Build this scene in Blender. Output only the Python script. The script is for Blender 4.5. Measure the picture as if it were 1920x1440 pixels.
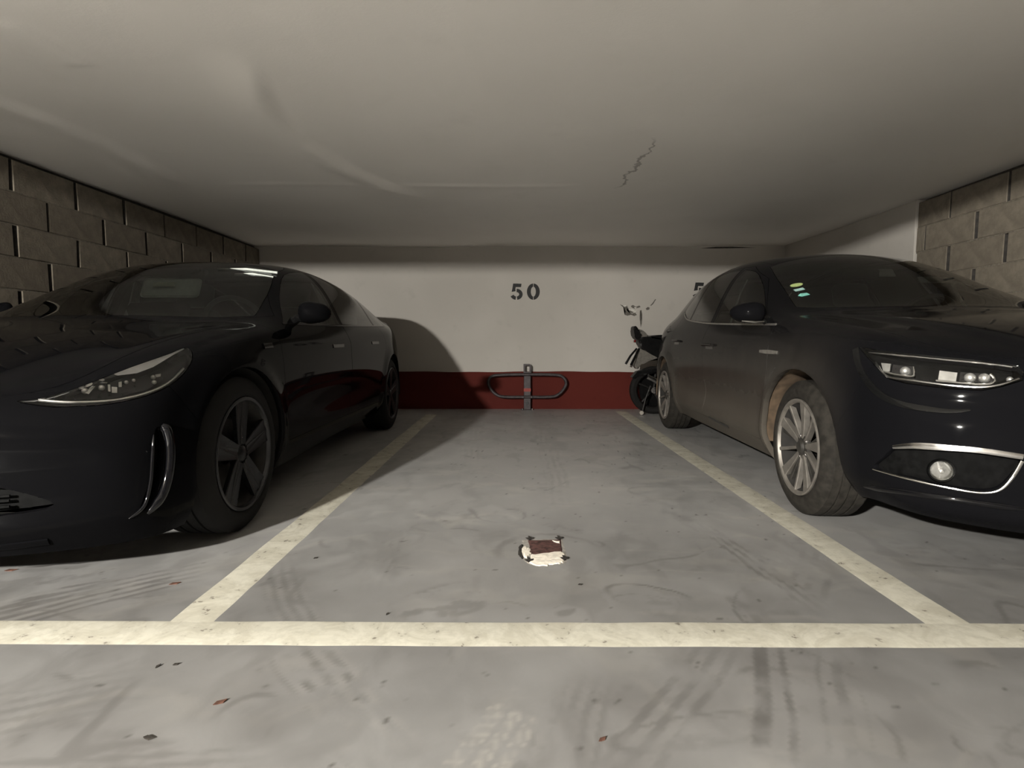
import bpy, bmesh, math, random
from mathutils import Vector, Matrix
from mathutils.bvhtree import BVHTree

random.seed(7)
sc = bpy.context.scene
COL = sc.collection
for o in list(bpy.data.objects):
    bpy.data.objects.remove(o)

# ------------------------------------------------------------------ camera
F_PX, CAM_H = 1050.0, 0.81
cam_d = bpy.data.cameras.new('camera')
cam_d.sensor_width = 36.0
cam_d.lens = 36.0 * F_PX / 1920.0
cam_d.clip_start = 0.02
cam = bpy.data.objects.new('camera', cam_d)
COL.objects.link(cam)
cam.location = (0, 0, CAM_H)
cam.rotation_euler = (math.radians(90) - math.atan(77 / F_PX), 0, math.radians(0.38))
sc.camera = cam

# ------------------------------------------------------------------ world, exposure
w = bpy.data.worlds.new('garage_world')
sc.world = w
w.use_nodes = True
w.node_tree.nodes['Background'].inputs[0].default_value = (0.9, 0.95, 1.0, 1)
w.node_tree.nodes['Background'].inputs[1].default_value = 0.0
vs = sc.view_settings
vs.view_transform = 'Standard'
vs.look = 'None'
vs.exposure = 0.0
vs.gamma = 1.0
vs.use_curve_mapping = False

LAMPS = [  # the oval bulkhead lamps of the drive aisle: x, y, z, heading, emission strength
    (-2.45, -2.80, 2.065, 90, 16000.0),
]
LAMP_COLOUR = (1.0, 0.965, 0.895)

WALL_Y, CEIL_Z, LEFT_X, RIGHT_X = 6.85, 1.97, -3.10, 3.24


# ------------------------------------------------------------------ small helpers
def tag(o, label=None, cat=None, group=None, kind=None):
    if label: o['label'] = label
    if cat: o['category'] = cat
    if group: o['group'] = group
    if kind: o['kind'] = kind
    return o


def empty(name, loc=(0, 0, 0), rz=0.0):
    o = bpy.data.objects.new(name, None)
    COL.objects.link(o)
    o.location = loc
    o.rotation_euler = (0, 0, rz)
    o.empty_display_size = 0.1
    return o


def link_mesh(name, me, mat, parent=None, loc=None):
    o = bpy.data.objects.new(name, me)
    COL.objects.link(o)
    if mat is not None:
        if isinstance(mat, (list, tuple)):
            for m in mat: me.materials.append(m)
        elif len(me.materials) == 0:
            me.materials.append(mat)
    if parent is not None: o.parent = parent
    if loc is not None: o.location = loc
    return o


def obj(name, bm, mat, parent=None, loc=None, smooth=True, angle=35):
    """finish a bmesh as one mesh object"""
    bmesh.ops.recalc_face_normals(bm, faces=bm.faces)
    me = bpy.data.meshes.new(name)
    if smooth:
        ca = math.cos(math.radians(angle))
        for f in bm.faces: f.smooth = True
        for e in bm.edges:
            if len(e.link_faces) == 2 and e.link_faces[0].normal.dot(e.link_faces[1].normal) < ca:
                e.smooth = False
    bm.to_mesh(me)
    bm.free()
    return link_mesh(name, me, mat, parent, loc)


def bx(bm, x0, x1, y0, y1, z0, z1, bevel=0.0, seg=1):
    r = bmesh.ops.create_cube(bm, size=1.0)
    for v in r['verts']:
        v.co = Vector((x0 + (v.co.x + .5) * (x1 - x0), y0 + (v.co.y + .5) * (y1 - y0), z0 + (v.co.z + .5) * (z1 - z0)))
    if bevel > 0:
        es = list({e for v in r['verts'] for e in v.link_edges})
        bmesh.ops.bevel(bm, geom=es, offset=bevel, segments=seg, affect='EDGES', profile=.5)
    return bm


def box(name, x0, x1, y0, y1, z0, z1, mat, parent=None, bevel=0.0, seg=1):
    return obj(name, bx(bmesh.new(), x0, x1, y0, y1, z0, z1, bevel, seg), mat, parent)


def tube(bm, pts, r, n=10, closed=False, caps=True, flat=None):
    """sweep a circle (radius r or per-point list) along pts"""
    pts = [Vector(p) for p in pts]
    N = len(pts)
    rs = r if isinstance(r, (list, tuple)) else [r] * N
    tang = []
    for i in range(N):
        a = pts[(i - 1) % N] if (closed or i > 0) else pts[i]
        b = pts[(i + 1) % N] if (closed or i < N - 1) else pts[i]
        tang.append((b - a).normalized())
    up = Vector((0, 0, 1)) if abs(tang[0].z) < .9 else Vector((1, 0, 0))
    nrm = (up - tang[0] * up.dot(tang[0])).normalized()
    rings = []
    for i in range(N):
        t = tang[i]
        nrm = (nrm - t * nrm.dot(t)).normalized()
        bi = t.cross(nrm)
        ring = []
        for k in range(n):
            a = 2 * math.pi * k / n
            d = nrm * math.cos(a) * (flat or 1.0) + bi * math.sin(a)
            ring.append(bm.verts.new(pts[i] + d * rs[i]))
        rings.append(ring)
    for i in range(N if closed else N - 1):
        A, B = rings[i], rings[(i + 1) % N]
        for k in range(n):
            bm.faces.new((A[k], A[(k + 1) % n], B[(k + 1) % n], B[k]))
    if caps and not closed:
        bm.faces.new(rings[0][::-1])
        bm.faces.new(rings[-1])
    return bm


def lathe(bm, prof, n=48, axis='x', closed=False):
    """prof: list of (a, r): a along axis, r radius"""
    rings = []
    for a, r in prof:
        ring = []
        for k in range(n):
            t = 2 * math.pi * k / n
            c, s = r * math.cos(t), r * math.sin(t)
            co = {'x': (a, c, s), 'y': (c, a, s), 'z': (c, s, a)}[axis]
            ring.append(bm.verts.new(co))
        rings.append(ring)
    m = len(prof)
    for i in range(m if closed else m - 1):
        A, B = rings[i], rings[(i + 1) % m]
        for k in range(n):
            bm.faces.new((A[k], A[(k + 1) % n], B[(k + 1) % n], B[k]))
    if not closed:
        for ring, rr in ((rings[0], prof[0][1]), (rings[-1], prof[-1][1])):
            if rr > 1e-5: bm.faces.new(ring)
    return bm


def prism(bm, poly, t0, t1, to3):
    """closed 2-D poly, extruded t0..t1; to3(a, b, t) -> point"""
    A = [bm.verts.new(to3(a, b, t0)) for a, b in poly]
    B = [bm.verts.new(to3(a, b, t1)) for a, b in poly]
    n = len(poly)
    bm.faces.new(A[::-1]); bm.faces.new(B)
    for i in range(n):
        bm.faces.new((A[i], A[(i + 1) % n], B[(i + 1) % n], B[i]))
    return bm


def spline(pts, n=8, closed=False):
    """Catmull-Rom through points of any dimension"""
    P = [tuple(p) for p in pts]
    N = len(P); out = []
    for i in range(N if closed else N - 1):
        p0 = P[(i - 1) % N] if (closed or i > 0) else P[i]
        p1, p2 = P[i], P[(i + 1) % N]
        p3 = P[(i + 2) % N] if (closed or i + 2 < N) else p2
        for k in range(n):
            t = k / n
            out.append(tuple(.5 * (2 * b + (c - a) * t + (2 * a - 5 * b + 4 * c - d) * t * t + (3 * b - a - 3 * c + d) * t ** 3)
                             for a, b, c, d in zip(p0, p1, p2, p3)))
    if not closed: out.append(P[-1])
    return out


# ------------------------------------------------------------------ materials
class NT:
    """terse node building"""
    def __init__(s, name):
        s.m = bpy.data.materials.new(name)
        s.m.use_nodes = True
        s.t = s.m.node_tree
        s.b = s.t.nodes['Principled BSDF']
        s.out = s.t.nodes['Material Output']
        s._tc = None

    def n(s, typ, ins=None, **kw):
        nd = s.t.nodes.new(typ)
        for k, v in kw.items(): setattr(nd, k, v)
        for k, v in (ins or {}).items(): s.set(nd.inputs[k], v)
        return nd

    def set(s, sock, v):
        if hasattr(v, 'is_output') or isinstance(v, bpy.types.NodeSocket): s.t.links.new(v, sock)
        else: sock.default_value = v

    def obj(s):
        if s._tc is None: s._tc = s.t.nodes.new('ShaderNodeTexCoord').outputs['Object']
        return s._tc

    def math(s, op, a, b=0.0, c=0.0, clamp=False):
        nd = s.n('ShaderNodeMath', {0: a, 1: b, 2: c}, operation=op, use_clamp=clamp)
        return nd.outputs[0]

    def noise(s, scale, detail=2.0, rough=.6, vec=None, dist=0.0):
        return s.n('ShaderNodeTexNoise', {'Vector': vec or s.obj(), 'Scale': scale, 'Detail': detail, 'Roughness': rough, 'Distortion': dist}).outputs[0]

    def ramp(s, v, lo, hi, a=0.0, b=1.0):
        return s.n('ShaderNodeMapRange', {0: v, 1: lo, 2: hi, 3: a, 4: b}, clamp=True, interpolation_type='SMOOTHSTEP').outputs[0]

    def mix(s, f, a, b, mode='MIX'):
        nd = s.n('ShaderNodeMix', data_type='RGBA', blend_type=mode)
        s.set(nd.inputs[0], f); s.set(nd.inputs[6], a); s.set(nd.inputs[7], b)
        return nd.outputs[2]

    def bump(s, h, strength, dist=.01, nrm=None):
        nd = s.n('ShaderNodeBump', {'Strength': strength, 'Distance': dist, 'Height': h})
        if nrm is not None: s.set(nd.inputs['Normal'], nrm)
        return nd.outputs[0]

    def fin(s, col=None, rough=None, nrm=None, **kw):
        if col is not None: s.set(s.b.inputs['Base Color'], col)
        if rough is not None: s.set(s.b.inputs['Roughness'], rough)
        if nrm is not None: s.set(s.b.inputs['Normal'], nrm)
        for k, v in kw.items(): s.set(s.b.inputs[k.replace('_', ' ')], v)
        return s.m


def c4(r, g=None, b=None):
    if g is None: g = b = r
    return (r, g, b, 1.0)


def mat(name, col, rough=.5, metal=0.0, var=.15, scale=40.0, bump=0.0, **kw):
    """simple procedural material: colour broken up by noise"""
    m = NT(name)
    nz = m.noise(scale)
    f = m.ramp(nz, .3, .7)
    lo = tuple(c * (1 - var) for c in col[:3]) + (1,)
    hi = tuple(min(1, c * (1 + var)) for c in col[:3]) + (1,)
    nrm = m.bump(nz, bump, .003) if bump else None
    return m.fin(m.mix(f, lo, hi), m.ramp(nz, .2, .8, max(0, rough * .88), min(1, rough * 1.1)), nrm, Metallic=metal, **kw)


def floor_material():
    """trowelled grey resin; the mesh carries the tyre marks as two attributes (dark rubber plus the foreground dimming, pale scuff)"""
    m = NT('grey_floor_resin')
    big = m.noise(.9, 2, .5)
    mid = m.noise(6, 4, .65, dist=.6)
    col = m.mix(m.ramp(big, .35, .65), c4(.305, .302, .296), c4(.365, .358, .348))
    col = m.mix(m.ramp(mid, .35, .75, 0, .5), col, c4(.415, .412, .405))
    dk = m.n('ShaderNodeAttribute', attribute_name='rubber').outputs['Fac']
    lt = m.n('ShaderNodeAttribute', attribute_name='scuff').outputs['Fac']
    col = m.mix(lt, col, c4(.50, .48, .44))
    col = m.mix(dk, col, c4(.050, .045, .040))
    rough = m.math('ADD', m.ramp(mid, .3, .7, .30, .44), m.math('MULTIPLY', dk, .15))
    return m.fin(col, rough, m.bump(m.math('ADD', mid, m.math('MULTIPLY', dk, -.3)), .16, .008), Specular_IOR_Level=.35)


def paint_line_material(name, base, worn):
    m = NT(name)
    mid = m.noise(7, 4, .7, dist=.8)
    chip = m.noise(24, 3, .7)
    col = m.mix(m.ramp(mid, .40, .62), base, worn)
    col = m.mix(m.ramp(chip, .44, .60, 0, .25), col, c4(.36, .34, .28))
    col = m.mix(m.math('MULTIPLY', m.ramp(chip, .60, .66), m.ramp(mid, .46, .58)), col, c4(.17, .15, .12))
    return m.fin(col, m.ramp(mid, .3, .7, .45, .65), m.bump(chip, .12, .002))


def plaster_material(name, a, b, bump=.25, blot=.35):
    m = NT(name)
    big = m.noise(.8, 2, .6)
    fine = m.noise(70, 2, .7)
    mid = m.noise(6, 4, .6)
    col = m.mix(m.ramp(big, .3, .7), a, b)
    col = m.mix(m.ramp(mid, .55, .8, 0, blot), col, tuple(c * .82 for c in a[:3]) + (1,))
    h = m.math('ADD', m.math('MULTIPLY', fine, .25), m.math('MULTIPLY', mid, .5))
    return m.fin(col, .85, m.bump(h, bump, .008), Specular_IOR_Level=.2)


def ceiling_material():
    m = NT('ceiling_paint')
    V = m.obj()
    big = m.noise(.7, 2, .6)
    fine = m.noise(80, 2, .7)
    mid = m.noise(3.2, 4, .6)
    col = m.mix(m.ramp(big, .3, .7), c4(.86, .83, .78), c4(.91, .88, .83))
    col = m.mix(m.ramp(mid, .55, .8, 0, .3), col, c4(.79, .76, .71))
    # hairline crack wandering across the slab
    mp = m.n('ShaderNodeMapping', {'Vector': V, 'Location': (.79, 3.82, 0), 'Rotation': (0, 0, math.radians(91))}, vector_type='TEXTURE')
    o = m.n('ShaderNodeSeparateXYZ', {0: mp.outputs[0]}).outputs
    wob = m.math('MULTIPLY', m.math('SUBTRACT', m.noise(3.5, 4, .7), .5), .26)
    d = m.math('ABSOLUTE', m.math('ADD', o[1], wob))
    crack = m.math('MULTIPLY', m.ramp(d, .004, .013, 1, 0), m.ramp(m.math('ABSOLUTE', o[0]), .40, .56, 1, 0))
    col = m.mix(m.math('MULTIPLY', crack, .6), col, c4(.22, .20, .18))
    h = m.math('ADD', m.math('MULTIPLY', fine, .2), m.math('ADD', m.math('MULTIPLY', mid, .8), m.math('MULTIPLY', crack, -.5)))
    return m.fin(col, .8, m.bump(h, .22, .012), Specular_IOR_Level=.2)


def block_material():
    m = NT('bare_concrete_block')
    r = m.n('ShaderNodeObjectInfo').outputs['Random']
    fine = m.noise(120, 4, .75)
    mid = m.noise(11, 5, .7)
    col = m.mix(m.ramp(mid, .3, .7), c4(.165, .145, .115), c4(.245, .215, .17))
    col = m.mix(m.math('MULTIPLY', r, .45), col, c4(.12, .10, .078))
    col = m.mix(m.ramp(fine, .6, .75, 0, .5), col, c4(.08, .07, .055))
    return m.fin(col, .92, m.bump(m.math('ADD', m.math('MULTIPLY', fine, .4), mid), .5, .01), Specular_IOR_Level=.15)


def glass_material(name, tint=.55, body=(.9, 1.0, .95), rough=.0, ior=1.45):
    """thin sheet: fresnel reflection over tinted see-through"""
    m = NT(name)
    fr = m.n('ShaderNodeFresnel', {'IOR': ior}).outputs[0]
    tr = m.n('ShaderNodeBsdfTransparent', {'Color': tuple(tint * c for c in body) + (1,)})
    gl = m.n('ShaderNodeBsdfGlossy', {'Color': c4(1), 'Roughness': rough})
    smear = m.ramp(m.noise(7, 3, .7), .45, .75, .0, .004)
    di = m.n('ShaderNodeBsdfDiffuse', {'Color': c4(.35)})
    mx = m.n('ShaderNodeMixShader', {0: fr})
    m.t.links.new(tr.outputs[0], mx.inputs[1]); m.t.links.new(gl.outputs[0], mx.inputs[2])
    m2 = m.n('ShaderNodeMixShader', {0: smear})
    m.t.links.new(mx.outputs[0], m2.inputs[1]); m.t.links.new(di.outputs[0], m2.inputs[2])
    m.t.links.new(m2.outputs[0], m.out.inputs[0])
    return m.m


def dusty_paint(name, base, dust, top_z, amount, rough=.16):
    """black car lacquer with road dust that thickens towards the sills"""
    m = NT(name)
    sep = m.n('ShaderNodeSeparateXYZ', {0: m.obj()}).outputs
    nz = m.noise(5, 5, .65)
    st = m.n('ShaderNodeMapping', {'Vector': m.obj(), 'Scale': (3, 9, .8)})
    streak = m.noise(1.0, 4, .6, vec=st.outputs[0])
    hgt = m.ramp(m.math('ADD', sep[2], m.math('MULTIPLY', m.math('SUBTRACT', nz, .5), .12)), .15, top_z, 1, 0)
    side = m.ramp(sep[1], .45, .95)            # the splashed flank, behind the front wheel
    f = m.math('MULTIPLY', m.math('MULTIPLY', hgt, side), m.math('ADD', .75, m.math('MULTIPLY', streak, .35)))
    f = m.math('MULTIPLY', f, amount, clamp=True)
    col = m.mix(f, base, dust)
    return m.fin(col, m.math('ADD', rough, m.math('MULTIPLY', f, .5), clamp=True), None, Specular_IOR_Level=.10, IOR=1.25)
# ================================================================== the room
M = {}
M['floor'] = floor_material()
M['line'] = paint_line_material('cream_line_paint', c4(.58, .557, .47), c4(.47, .445, .365))
M['white_wall'] = plaster_material('white_wall_paint', c4(.445, .420, .384), c4(.505, .478, .440), .3)
M['red'] = plaster_material('dark_red_skirting_paint', c4(.078, .0125, .009), c4(.10, .017, .012), .3, .5)
M['ceiling'] = ceiling_material()
M['block'] = block_material()
M['mortar'] = mat('grey_mortar', (.17, .15, .12), .95, var=.3, scale=60, bump=.4)
M['joint_dark'] = mat('dark_joint_backing', (.05, .045, .04), .95, var=.3, scale=30)
M['aisle_wall'] = plaster_material('aisle_wall_paint', c4(.13, .12, .105), c4(.17, .155, .135), .3)
M['black_paint'] = mat('black_stencil_paint', (.012, .012, .012), .7, var=.5, scale=90)
M['black_plastic'] = mat('black_plastic', (.012, .012, .013), .45, var=.3, scale=60)
M['rubber'] = mat('tyre_rubber', (.008, .0075, .007), .8, var=.35, scale=70, bump=.15, Specular_IOR_Level=.25)
M['dusty_rubber'] = mat('dusty_tyre_rubber', (.024, .0215, .018), .85, var=.35, scale=25, bump=.2, Specular_IOR_Level=.2)
M['chrome'] = mat('chrome', (.80, .79, .77), .20, 1.0, var=.05)
M['steel'] = mat('dull_steel', (.20, .19, .18), .45, .8, var=.3)
M['white_metal'] = mat('white_lamp_housing', (.75, .75, .73), .4, var=.05)


def ssp(o, kind='structure'):
    o['kind'] = kind
    return o


AX, AY = 9.0, -6.2
import numpy as np


def value_noise(x, y, seed, octaves=3):
    """smooth random field, 0..1"""
    out = np.zeros_like(x); amp = 1.0; tot = 0.0
    for o in range(octaves):
        rs = np.random.RandomState(seed + o * 17)
        G = rs.rand(64, 64)
        xi, yi = np.floor(x).astype(int), np.floor(y).astype(int)
        fx, fy = x - xi, y - yi
        fx, fy = fx * fx * (3 - 2 * fx), fy * fy * (3 - 2 * fy)
        g = lambda a, c: G[np.mod(a, 64), np.mod(c, 64)]
        out += amp * ((g(xi, yi) * (1 - fx) + g(xi + 1, yi) * fx) * (1 - fy) + (g(xi, yi + 1) * (1 - fx) + g(xi + 1, yi + 1) * fx) * fy)
        tot += amp; amp *= .55; x = x * 2.03 + 11.3; y = y * 2.03 + 5.7
    return out / tot


def ss(v, lo, hi):
    t = np.clip((v - lo) / (hi - lo), 0, 1)
    return t * t * (3 - 2 * t)


def make_floor():
    xs = np.concatenate([np.linspace(-AX, -2.7, 14)[:-1], np.arange(-2.7, 2.7, .0095), np.linspace(2.7, AX, 14)])
    ys = np.concatenate([np.linspace(AY, .8, 14)[:-1], np.arange(.8, 2.6, .0095), np.arange(2.6, 4.0, .02), np.linspace(4.0, WALL_Y + .15, 60)])
    X, Y = np.meshgrid(xs, ys)
    dark = np.zeros_like(X); light = np.zeros_like(X)
    n1 = value_noise(X * 5, Y * 5, 1); n2 = value_noise(X * 22, Y * 22, 2); n3 = value_noise(X * 60, Y * 60, 3, 2); n0 = value_noise(X * 1.4, Y * 1.4, 9, 3); value_n5 = value_noise(X * 1.7 + 7, Y * 1.7, 21, 3)

    def loc(cx, cy, a):
        a = math.radians(a)
        xw, yw = X - cx + .10 * (n0 - .5) + .03 * (n1 - .5), Y - cy + .10 * (value_n5 - .5)
        u = xw * math.cos(a) + yw * math.sin(a)
        v = -xw * math.sin(a) + yw * math.cos(a)
        return u, v
    # tyre tracks: centre, heading, half length, half width, grooves, strength, bend
    for (cx, cy, a, L, W, g, st, bend) in (
            (-.44, 1.25, 131, .36, .085, 4, .62, .12), (-.73, 1.72, 118, .42, .07, 4, .34, .0), (.37, 1.23, 52, .34, .06, 3, .38, .0),
            (.545, 1.24, 64, .38, .036, 1, .62, .0), (.60, 1.22, 65, .34, .016, 1, .55, .0), (.72, 1.20, 60, .3, .05, 2, .38, 0), (-1.38, 1.72, 40, .42, .10, 5, .55, .15), (-1.62, 1.66, 32, .45, .06, 3, .55, .1),
            (.86, 2.06, 99, .5, .05, 3, .42, .05), (-.52, 2.1, 96, .35, .07, 4, .30, 0), (.25, 4.2, 89, 1.8, .09, 4, .2, .0), (-.35, 4.6, 92, 1.5, .09, 4, .16, 0.),
            (-1.30, 1.12, 22, .5, .12, 6, .3, .05), (1.05, 1.95, 60, .3, .08, 3, .3, 0), (1.45, 1.18, 15, .5, .05, 3, .35, .05), (.10, 1.08, 75, .3, .09, 5, .3, .1), (-.9, 1.0, 5, .6, .05, 3, .3, 0)):
        u, v = loc(cx, cy, a)
        v = v + bend * u * u
        mask = (1 - ss(np.abs(v), W * .8, W)) * (1 - ss(np.abs(u), L * .4, L))
        gr = ss(np.cos(v / W * math.pi * g + n1), -.3, .5)
        dark = np.maximum(dark, mask * gr * ss(n1 * .6 + n2 * .4, .36, .62) * st)
        light = np.maximum(light, mask * (1 - gr) * ss(n2, .35, .7) * st * .35)
    # turning smudges: centre, heading, radii, rim, fill, which side of the rim is drawn
    for (cx, cy, a, rx, ry, st, fill) in (
            (-.235, 1.70, 20, .16, .135, 1.0, .34), (-.16, 1.68, 30, .10, .05, .3, .35), (.43, 1.765, -16, .155, .075, .70, .22), (.40, 1.73, -10, .10, .04, .4, .3), (-1.66, 1.86, 28, .30, .12, .95, .35), (-1.75, 1.75, 30, .25, .07, .6, .35),
            (.10, 2.13, 5, .20, .17, .32, .0), (1.17, 1.13, 20, .2, .05, .5, .35), (.98, 1.08, 0, .10, .05, .6, .5), (-.04, 1.02, 40, .14, .06, .3, .3),
            (-1.22, 1.22, 10, .17, .10, .45, .12), (-1.5, 1.3, -10, .2, .12, .3, .1), (.72, 1.68, 70, .12, .05, .5, .3), (.40, 1.13, 10, .20, .05, .4, .2), (.14, 1.66, 60, .05, .03, .4, .4)):
        u, v = loc(cx, cy, a)
        r = np.sqrt((u / rx) ** 2 + (v / ry) ** 2) + (n1 - .5) * .5 + (n2 - .5) * .15
        rim = (1 - ss(np.abs(r - 1), .02, .12)) * ss(v - .25 * u, -.04, .05) * ss(n1, .35, .55)
        fl = (1 - ss(r, .7, 1.02)) * ss(n2 * .6 + n3 * .4 + .25 * np.sin(40 * v + 9 * n1), .42, .72) * fill
        dark = np.maximum(dark, np.maximum(rim * st, fl))
    # trowel swirls
    sw = np.sin(9 * X + 16 * n0 * 2 + 3 * Y) * .5 + .5
    dark = np.maximum(dark, ss(sw, .975, 1.0) * ss(n1, .5, .7) * .38)
    sw = np.sin(14 * Y - 20 * n0 + 2 * X) * .5 + .5
    light = np.maximum(light, ss(sw, .97, 1.0) * ss(n1, .5, .7) * .30)
    dark = np.maximum(dark, ss(n2 * .5 + n1 * .5, .60, .80) * .22)
    # rubbed, cloudy wear
    dark = np.maximum(dark, ss(value_noise(X * 9 + 2 * n1, Y * 3.5, 41, 4), .52, .75) * .20)
    light = np.maximum(light, ss(value_noise(X * 4, Y * 11 + 2 * n1, 47, 4), .55, .78) * .28)
    # grit
    dark = np.maximum(dark, ss(n3 * .55 + n2 * .45, .765, .80) * .8)
    # chalky tread print of a tyre near the viewer
    u, v = loc(-.045, 1.105, 62)
    W, L = .062, .115
    pm = (1 - ss(np.abs(v), W * .93, W)) * (1 - ss(np.abs(u), L * .9, L))
    rib = (np.abs(v + .022) > .006) & (np.abs(v - .018) > .006)
    chev = ss(np.abs(np.sin(u * 95 + np.abs(v) * 70)) + np.abs(np.sin(u * 50 - v * 120)) * .7, .75, 1.25)
    pr = pm * np.where(rib, 1, .0) * (1 - chev * .8) * ss(n2, .2, .5)
    light = np.maximum(light, pr * .95)
    dark = dark * (1 - pm * .7)
    dark *= .85; light *= .9
    # foreground dimmed in the floor colour against the lamp's falloff, patchy towards the bays
    near_dim = (1 - ss(Y + (n0 - .5) * .9, 1.35, 2.9)) * (1 + .5 * (n1 - .5))
    dark = 1 - (1 - dark) * (1 - near_dim * .50)
    ny_, nx_ = X.shape
    co = np.stack([X, Y, np.zeros_like(X)], -1).reshape(-1, 3)
    idx = np.arange(nx_ * ny_).reshape(ny_, nx_)
    q = np.stack([idx[:-1, :-1], idx[:-1, 1:], idx[1:, 1:], idx[1:, :-1]], -1).reshape(-1, 4)
    me = bpy.data.meshes.new('floor')
    me.vertices.add(len(co)); me.vertices.foreach_set('co', co.astype(np.float32).ravel())
    me.loops.add(q.size); me.loops.foreach_set('vertex_index', q.astype(np.int32).ravel())
    me.polygons.add(len(q)); me.polygons.foreach_set('loop_start', np.arange(0, q.size, 4, dtype=np.int32))
    me.update(calc_edges=True)
    for nm, arr in (('rubber', dark), ('scuff', light)):  # 'rubber' also carries the foreground dimming
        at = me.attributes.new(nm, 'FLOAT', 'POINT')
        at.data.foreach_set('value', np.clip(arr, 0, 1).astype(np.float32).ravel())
    return link_mesh('floor', me, M['floor'])


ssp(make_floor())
# ceiling slab with gentle sags, a seam, and ridges shaped as reflected light streaks
def make_ceiling():
    xs = np.concatenate([np.linspace(-AX, -3.2, 10)[:-1], np.arange(-3.2, .6, .022), np.linspace(.6, AX, 40)])
    ys = np.concatenate([np.linspace(-.2, 1.7, 8)[:-1], np.arange(1.7, 5.6, .022), np.linspace(5.6, WALL_Y + .2, 12)])
    X, Y = np.meshgrid(xs, ys)
    Z = CEIL_Z + .010 * np.sin(1.3 * X + .6 * Y) * np.sin(.9 * Y + .4) + .007 * np.sin(2.3 * X - 1.7 * Y)
    nz = value_noise(X * 2.2, Y * 2.2, 31, 3)
    for curve, h, wid in CEIL_RIDGES:
        P = np.array(spline(curve, 8))
        best = np.full(X.shape, 9.0); side = np.zeros_like(X); along = np.zeros_like(X)
        for k in range(len(P) - 1):
            a, d = P[k], P[k + 1] - P[k]
            L2 = (d ** 2).sum()
            t = np.clip(((X - a[0]) * d[0] + (Y - a[1]) * d[1]) / L2, 0, 1)
            dx, dy = X - a[0] - t * d[0], Y - a[1] - t * d[1]
            r = np.hypot(dx, dy)
            cr = d[0] * dy - d[1] * dx
            m_ = r < best
            best = np.where(m_, r, best); side = np.where(m_, np.sign(cr), side); along = np.where(m_, (k + t) / (len(P) - 1), along)
        sd = best * side
        fade = ss(along, .0, .18) * (1 - ss(along, .85, 1.0)) * (.6 + .8 * (nz - .3))
        # steep on one side, long and soft on the other
        prof = np.where(sd > 0, 1 - ss(sd, 0, wid * 2.6), 1 - ss(-sd, 0, wid))
        Z = Z - h * prof * fade
    Z = Z + .004 * (nz - .5)
    ny_, nx_ = X.shape
    co = np.stack([X, Y, Z], -1).reshape(-1, 3)
    idx = np.arange(nx_ * ny_).reshape(ny_, nx_)
    q = np.stack([idx[:-1, :-1], idx[1:, :-1], idx[1:, 1:], idx[:-1, 1:]], -1).reshape(-1, 4)
    me = bpy.data.meshes.new('ceiling')
    me.vertices.add(len(co)); me.vertices.foreach_set('co', co.astype(np.float32).ravel())
    me.loops.add(q.size); me.loops.foreach_set('vertex_index', q.astype(np.int32).ravel())
    me.polygons.add(len(q)); me.polygons.foreach_set('loop_start', np.arange(0, q.size, 4, dtype=np.int32))
    me.update(calc_edges=True)
    me.polygons.foreach_set('use_smooth', [True] * len(q))
    return link_mesh('ceiling', me, M['ceiling'])


CEIL_RIDGES = [  # lengthwise ridges stand for light streaks; the crosswise one is a seam
    ([(-1.10, 2.30), (-1.198, 2.666), (-1.244, 3.006), (-1.207, 3.36), (-1.114, 3.777), (-.955, 4.147), (-.70, 4.62)], .042, .085),
    ([(-2.52, 2.50), (-2.483, 2.772), (-2.442, 3.034), (-2.405, 3.37), (-2.415, 3.769), (-2.45, 4.25)], .036, .085),
    ([(-1.82, 2.05), (-1.81, 2.174), (-1.798, 2.308), (-1.78, 2.42)], .012, .06),
    ([(-2.3, 4.20), (-.7, 4.17), (.55, 4.24)], .008, .05),
]
ssp(make_ceiling())
ssp(box('ceiling_top', -AX, AX, -.2, WALL_Y + .2, CEIL_Z + .06, CEIL_Z + .25, M['ceiling']))
# fascia where the low bay slab meets the higher drive aisle, right above the viewer
ssp(box('trim_1', -AX, AX, -.26, -.18, 1.972, 2.34, M['ceiling'], bevel=.004))
AISLE_Z = 2.28
ssp(box('ceiling_aisle', -AX, AX, AY, -.2, AISLE_Z, AISLE_Z + .1, M['aisle_wall']))
# back wall, its red painted foot
ssp(box('wall_back', LEFT_X - .3, RIGHT_X + .3, WALL_Y, WALL_Y + .2, -.05, CEIL_Z + .1, M['white_wall']))
bm = bmesh.new()
prev = None
nseg = 60
for i in range(nseg + 1):
    x = LEFT_X + (RIGHT_X - LEFT_X) * i / nseg
    z = .458 + .004 * math.sin(3.1 * x) + .0025 * math.sin(11 * x + 1)
    ring = [bm.verts.new((x, WALL_Y - .004, 0)), bm.verts.new((x, WALL_Y - .004, z)), bm.verts.new((x, WALL_Y + .01, z + .003))]
    if prev:
        for k in range(2): bm.faces.new((prev[k], ring[k], ring[k + 1], prev[k + 1]))
    prev = ring
ssp(obj('baseboard_back', bm, M['red']))


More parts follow.
